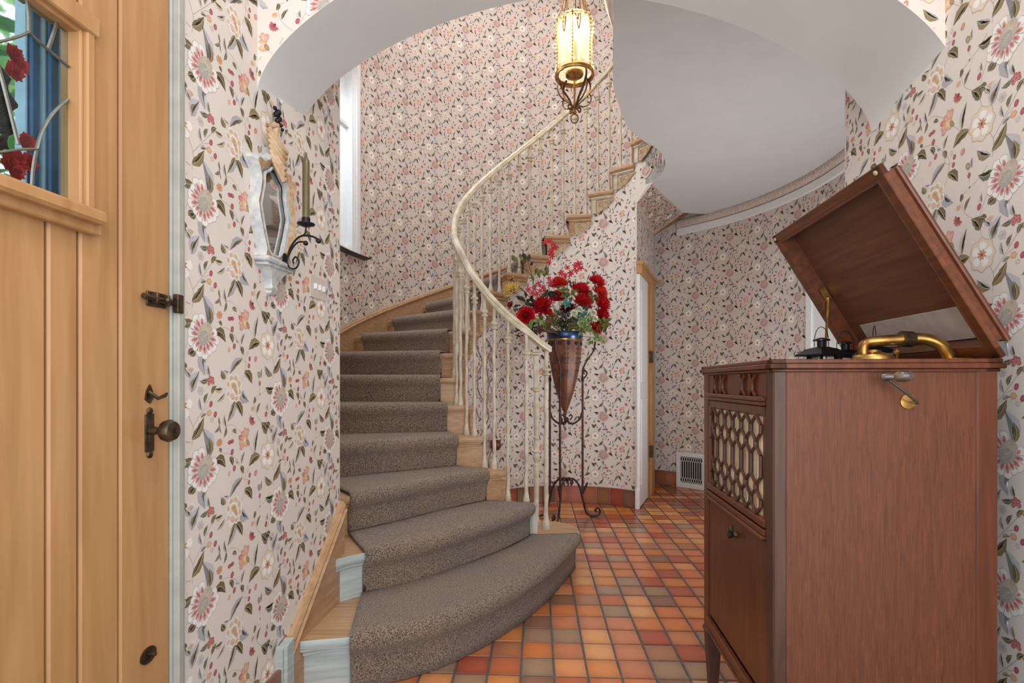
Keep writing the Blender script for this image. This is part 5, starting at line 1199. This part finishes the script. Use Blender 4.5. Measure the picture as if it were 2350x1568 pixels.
# flowers -----------------------------------------------------------
def fp(px, py, Y=4.34): return Vector(((px - 1175) * Y / F, Y, HC + (878 - py) * Y / F))
STEMM = mat('flower_stem', (70, 84, 44), .6, var=.15); DKST = mat('dark_twig', (42, 30, 26), .8)
ORR = mat('orange_red_petal', (206, 40, 22), .5, var=.12, scale=60); DKR = mat('dark_red_petal', (130, 12, 22), .5, var=.15, scale=60); YEL = mat('yellow_petal', (226, 196, 116), .6, var=.1, scale=60)
PNK = mat('rose_pink_petal', (196, 56, 84), .5, var=.12, scale=60); WHT = mat('white_petal', (226, 224, 206), .6, var=.06, scale=60); OLVL = mat('olive_leaf', (94, 96, 40), .5, var=.18); DGRL = mat('dark_leaf', (40, 44, 30), .5, var=.15)
TEAL = mat('teal_ivy', (62, 130, 116), .5, var=.12); IVY = mat('pale_ivy', (128, 152, 92), .5, var=.15); TANF = mat('tan_bloom', (170, 128, 72), .6, var=.12); GRAPE = mat('grape', (50, 28, 44), .25, var=.15, coat=.3); AUT = mat('autumn_leaf', (150, 84, 66), .6, var=.15)
NECK = Vector((FX, FY, 1.55))
def stem(t, c, m=None, r=.0028):
    c = Vector(c); b = NECK + Vector(((c.x - FX) * .3, (c.y - FY) * .3, -.01)); mid = (b + c) * .5 + Vector((0, 0, .02)) - Vector(((c.x - FX), (c.y - FY), 0)) * .12
    mb = MB(); mb.tube(catmull([b, mid, c], 5), r, 5); mb.build('stem', m or STEMM, t)
GRP = 'artificial flowers in the cone vase'
def flower(px, py, label, m, kind='chrys', r=.06, Y=4.30, nrm=None, seed=0, name=None, cat='flower', lm=None):
    c = fp(px, py, Y); t = thing(name or {'chrys': 'chrysanthemum', 'rose': 'rose', 'bud': 'rosebud', 'lily': 'small_lily'}[kind], label, cat, (0, 0, 0), 0, GRP)
    n = Vector(nrm) if nrm else (c - NECK + Vector((0, -.12, 0))).normalized()
    stem(t, c, lm); mb = MB()
    if kind == 'chrys': blossom(mb, c, r * 1.5, n, 26, 7, seed, .17, .60)
    elif kind == 'rose': blossom(mb, c, r * 1.15, n, 6, 6, seed, 1.2, .62)
    elif kind == 'bud': blossom(mb, c - n * r * .3, r, n, 5, 4, seed, 1.0, 1.2)
    else: blossom(mb, c, r, n, 6, 2, seed, .45, .4)
    mb.build('petals', m, t, smooth=kind != 'chrys')
    mb = MB()
    if kind in ('rose', 'lily'):
        mb.ball(c + n * r * .35, r * .2, 6); mb.build('centre', DGRL if kind == 'rose' else YEL, t, smooth=True)
    else:
        blossom(mb, c - n * r * .25, r * .5, n, 5, 1, seed, .5, .3); mb.build('calyx', OLVL, t)
    return t
flower(1282, 655, 'orange-red chrysanthemum at the top centre of the bouquet', ORR, r=.068, Y=4.36, seed=1)
flower(1281, 684, 'deep red bloom directly below the orange-red chrysanthemum', RED, r=.060, Y=4.28, seed=2)
flower(1333, 668, 'red chrysanthemum right of the teal ivy leaf, the upper one', RED, r=.066, Y=4.30, seed=3)
flower(1337, 695, 'red chrysanthemum right of the teal ivy leaf, the lower one', RED, r=.070, Y=4.26, seed=4)
flower(1368, 650, 'topmost red chrysanthemum in the arc at the right edge', RED, r=.064, Y=4.32, seed=5)
flower(1376, 674, 'orange-tinged chrysanthemum second down the right-hand arc', ORR, r=.060, Y=4.30, seed=6)
flower(1380, 700, 'red chrysanthemum in the middle of the right-hand arc', RED, r=.066, Y=4.27, seed=7)
flower(1379, 726, 'red chrysanthemum fourth down the right-hand arc', RED, r=.060, Y=4.28, seed=8)
flower(1366, 751, 'lowest red chrysanthemum, hanging beside the vase rim', RED, r=.060, Y=4.26, seed=9)
flower(1246, 704, 'broad red carnation left of the bouquet centre', RED, r=.075, Y=4.24, seed=10, name='carnation')
flower(1303, 711, 'dark red chrysanthemum tucked low below the teal ivy leaf', DKR, r=.055, Y=4.30, seed=11)
flower(1207, 725, 'large open red rose at the lower left of the bouquet', RED, 'rose', .075, 4.22, (-.1, -1, .1), 12)
flower(1259, 716, 'small red rosebud just right of the broad carnation', RED, 'bud', .045, 4.18, (.0, -.6, .6), 13)
flower(1170, 700, 'closed red rosebud at the far left of the bouquet', DKR, 'bud', .045, 4.24, (-.8, -.3, .3), 14)
flower(1176, 667, 'pale yellow chrysanthemum at the left above the red rosebud', YEL, r=.062, Y=4.3, seed=15)
flower(1172, 640, 'tan dried bloom on a dark twig at the upper left', TANF, 'bud', .05, 4.32, (-.7, -.3, .5), 16, lm=DKST)
flower(1318, 719, 'white blossom low in front of the vase mouth', WHT, 'rose', .030, 4.20, (0, -1, .3), 17)
flower(1330, 710, 'white blossom beside the lowest red chrysanthemums, upper one', WHT, 'rose', .026, 4.20, (.3, -1, .3), 18)
flower(1362, 718, 'white blossom nestled inside the right-hand arc of red', WHT, 'rose', .028, 4.20, (.2, -1, .2), 19)
flower(1366, 732, 'small white blossom just above the lowest red chrysanthemum', WHT, 'rose', .026, 4.20, (.2, -1, .2), 20)
# orchid and lily sprays
def spray(pts, blooms, label, m, Y, seed, r=.024):
    t = thing('orchid_spray', label, 'flower', (0, 0, 0), 0, GRP); P = [fp(*p, Y) for p in pts]; mb = MB(); mb.tube(catmull([NECK] + P, 5), .0026, 5); mb.build('stem', DKST, t)
    for i, b in enumerate(blooms):
        mb = MB(); c = fp(*b, Y - .02); blossom(mb, c, r * U(.85, 1.15), (U(-.4, .4), -1, U(-.2, .5)), 6, 2, seed + i, .42, .35); mb.build('bloom', m, t)
ORCH = mat('coral_orchid', (200, 44, 58), .5, var=.2, scale=50)
spray([(1265, 690), (1258, 620), (1268, 575), (1262, 552)], [(1262, 553), (1270, 560), (1252, 556), (1268, 572), (1275, 568), (1266, 588), (1260, 602), (1264, 580)], 'tallest coral orchid spray rising at the top of the bouquet', ORCH, 4.36, 30, .034)
spray([(1300, 680), (1305, 640), (1318, 615)], [(1302, 614), (1320, 610), (1328, 606), (1322, 622), (1310, 628), (1288, 628), (1297, 632), (1332, 616)], 'coral orchid spray above the red flowers, right of the tallest one', ORCH, 4.34, 50, .034)
spray([(1250, 690), (1240, 670), (1222, 660)], [(1212, 665), (1226, 662), (1240, 668), (1232, 676), (1246, 660), (1252, 670), (1260, 640), (1264, 650), (1236, 652), (1222, 674)], 'pink lily spray left of centre between yellow and red blooms', PNK, 4.28, 70, .032)
def leaves(pts, lv, label, m, Y, name='leaf_spray', L=.05, sm=None):
    t = thing(name, label, 'foliage', (0, 0, 0), 0, GRP); P = [fp(*p, Y) for p in pts]; mb = MB(); mb.tube(catmull([NECK] + P, 5), .0022, 5); mb.build('stem', sm or DKST, t)
    for (px, py, a, s_) in lv:
        c = fp(px, py, Y - .01); d = Vector((cos(radians(a)), U(-.3, .3), sin(radians(a)))).normalized() * L * s_; s2 = Vector((-d.z, 0, d.x)).normalized() * L * s_ * .24 + Vector((0, -.008, 0))
        mb = MB(); mb.add([c, c + d * .3 + s2 * .8, c + d * .6 + s2, c + d, c + d * .6 - s2, c + d * .3 - s2 * .8, c + d * .5 + Vector((0, .008, 0))], [(0, 1, 6), (1, 2, 6), (2, 3, 6), (3, 4, 6), (4, 5, 6), (5, 0, 6)]); mb.build('leaf', m, t)
leaves([(1230, 680), (1222, 640), (1205, 618), (1180, 612)], [(1190, 600, 160, 1.2), (1185, 602, 120, 1.2), (1196, 596, 100, 1.0), (1180, 612, 200, .7)], 'olive leaf spray reaching out at the upper left', OLVL, 4.36, L=.06)
leaves([(1240, 690), (1225, 650), (1212, 600)], [(1208, 598, 115, 1.2), (1212, 602, 80, 1.1), (1216, 610, 50, .8), (1206, 612, 160, .6)], 'dark leaf spray beside the olive one at the upper left', DGRL, 4.35, L=.065)
leaves([(1255, 690), (1248, 640), (1256, 620)], [(1256, 632, 95, 1.4), (1252, 634, 75, 1.2), (1250, 630, 140, 1.1), (1238, 640, 100, 1.0), (1228, 630, 70, 1.0), (1226, 645, 120, .9)], 'olive leaves standing below the tallest orchid spray', OLVL, 4.33, L=.065)
leaves([(1310, 690), (1312, 660), (1318, 650)], [(1312, 662, 110, 1), (1316, 664, 80, 1.1), (1322, 662, 60, 1), (1308, 668, 150, .9), (1328, 668, 30, .9), (1316, 655, 95, .8)], 'bright olive leaf cluster behind the upper right chrysanthemum', OLVL, 4.36, L=.05)
leaves([(1298, 700)], [(1302, 694, 200, .9), (1302, 694, 250, 1.1), (1302, 694, 300, .9), (1302, 694, 20, .8), (1302, 694, 110, .9), (1302, 694, 150, .8)], 'teal ivy leaf at the centre of the bouquet', TEAL, 4.16, 'ivy_leaf', .055, STEMM)
leaves([(1200, 690), (1195, 680)], [(1200, 690, 150, 1.2), (1205, 695, 120, 1.2), (1212, 700, 90, 1.1), (1192, 700, 200, 1), (1216, 690, 60, 1.1), (1198, 705, 230, .9), (1208, 684, 100, 1)], 'dark olive foliage behind the left rosebud', DGRL, 4.32, L=.055)
for i, (px, py, m, lab) in enumerate([(1225, 742, IVY, 'yellow-green leaf sprig right below the open rose'), (1262, 735, AUT, 'reddish autumn leaf sprig above the vase rim'), (1275, 730, IVY, 'yellow variegated leaf sprig above the vase rim'), (1340, 735, IVY, 'pale ivy sprig right of the white blossoms'), (1350, 755, IVY, 'ivy sprig trailing over the right side of the vase'), (1370, 775, IVY, 'pale green leaves hanging below the lowest chrysanthemum'), (1300, 735, DGRL, 'dark green sprig lying along the vase mouth'), (1215, 755, DGRL, 'dark fern sprig drooping at the lower left'), (1240, 752, AUT, 'brown dried leaf sprig at the left of the rim'), (1388, 745, OLVL, 'olive leaf sprig at the far right of the bouquet'), (1330, 720, TEAL, 'blue-green ivy sprig below the lower right chrysanthemum'), (1288, 742, DGRL, 'dark foliage sprig spilling over the front of the vase rim'), (1255, 738, OLVL, 'olive sprig below the broad red carnation'), (1322, 748, OLVL, 'olive sprig spilling over the right of the vase rim'), (1350, 690, OLVL, 'olive sprig between the right pair and the right-hand arc'), (1308, 672, OLVL, 'olive sprig between the orange-red bloom and the upper right one'), (1262, 676, DGRL, 'dark sprig between the carnation and the orange-red bloom'), (1228, 700, DGRL, 'dark sprig between the open rose and the carnation')]):
    rn = random.Random(i + 40); lv = [(px + rn.uniform(-14, 14), py + rn.uniform(-9, 9), rn.uniform(0, 360), rn.uniform(.8, 1.5)) for _ in range(16)]
    leaves([(px, py)], lv, lab, m, 4.21 + .02 * (i % 3), 'leaf_sprig', .045, STEMM)
t = thing('grape_cluster', 'dark purple grape cluster hanging left of the vase rim', 'fruit', (0, 0, 0), 0, GRP); mb = MB(); rn = random.Random(3)
for i in range(34): c = fp(1240 + rn.gauss(0, 9), 762 + rn.gauss(0, 9), 4.24 + rn.gauss(0, .015)); mb.ball(c, .0085, 6)
mb.build('grapes', GRAPE, t, smooth=True); stem(t, fp(1240, 752, 4.24), DKST)
t = thing('twig_spray', 'dark berry twigs hanging below the handrail on the left', 'foliage', (0, 0, 0), 0, GRP); mb = MB()
for i in range(9):
    x, y = 1180 + rn.uniform(-14, 30), 770 + rn.uniform(-60, 30); P = catmull([fp(1230, 745, 4.3), fp((1230 + x) / 2, y - 10, 4.3), fp(x, y, 4.28)], 5); mb.tube(P, .002, 4)
    for p in P[-6:]: mb.ball(p + Vector((U(-.01, .01), 0, U(-.01, .01))), .006, 5)
mb.build('twigs', DKST, t)
mb = MB(); VN = mat('dried_vine', (110, 76, 56), .8, var=.2)
for i in range(16): P = [fp(1215 + rn.uniform(0, 70), 752 + rn.uniform(-12, 14), 4.22 + rn.uniform(-.03, .05)) for _ in range(4)]; mb.tube(catmull(P, 5), .0025, 4)
tag(mb.build('dried_vine', VN), 'tangle of dried brown vine around the vase mouth', 'foliage', GRP)

# ------------------------------------------------------------------ iron sconce with pot on the stair wall
s2 = thing('vine_sconce', 'twisted iron vine sconce with red cup on the wall below the stairs', 'sconce', (0, 0, 0))
def QP(px, py, dep=.03):
    a = (px - 1175) / F; th = 3.14
    best = None
    for d in np.arange(175, 60, -.25):
        x, y = pol(CI, RI - dep, d)
        if abs(x / y - a) < 1.2e-3: best = (x, y); break
    if best is None: best = pol(CI, RI - dep, 150)
    return (best[0], best[1], HC + (878 - py) * best[1] / F)
mb = MB(); VS = mat('vine_iron', (150, 118, 100), .6, .3, lo=(88, 62, 58), hi=(190, 160, 140), scale=20)
for pl in ([(1118, 930), (1122, 880), (1118, 830), (1128, 800), (1112, 770)], [(1118, 930), (1100, 900), (1098, 860), (1108, 830), (1096, 800)], [(1122, 880), (1135, 860), (1128, 820)], [(1100, 960), (1092, 930), (1094, 905)], [(1104, 1000), (1122, 960), (1118, 930)], [(1128, 1090), (1122, 1060), (1130, 1030)]):
    mb.tube(catmull([QP(*p) for p in pl], 5), .006, 6)
mb.build('vine', VS, s2, smooth=True)
c_ = QP(1139, 1020, .08); mb = MB(); mb.lathe([(.0, -.05), (.03, -.05), (.045, -.03), (.05, 0), (.042, .02), (.048, .03), (.044, .035), (.035, .02), (0, .02)], c_, 14); mb.build('cup', mat('dark_red_glaze', (110, 50, 42), .35), s2, smooth=True)
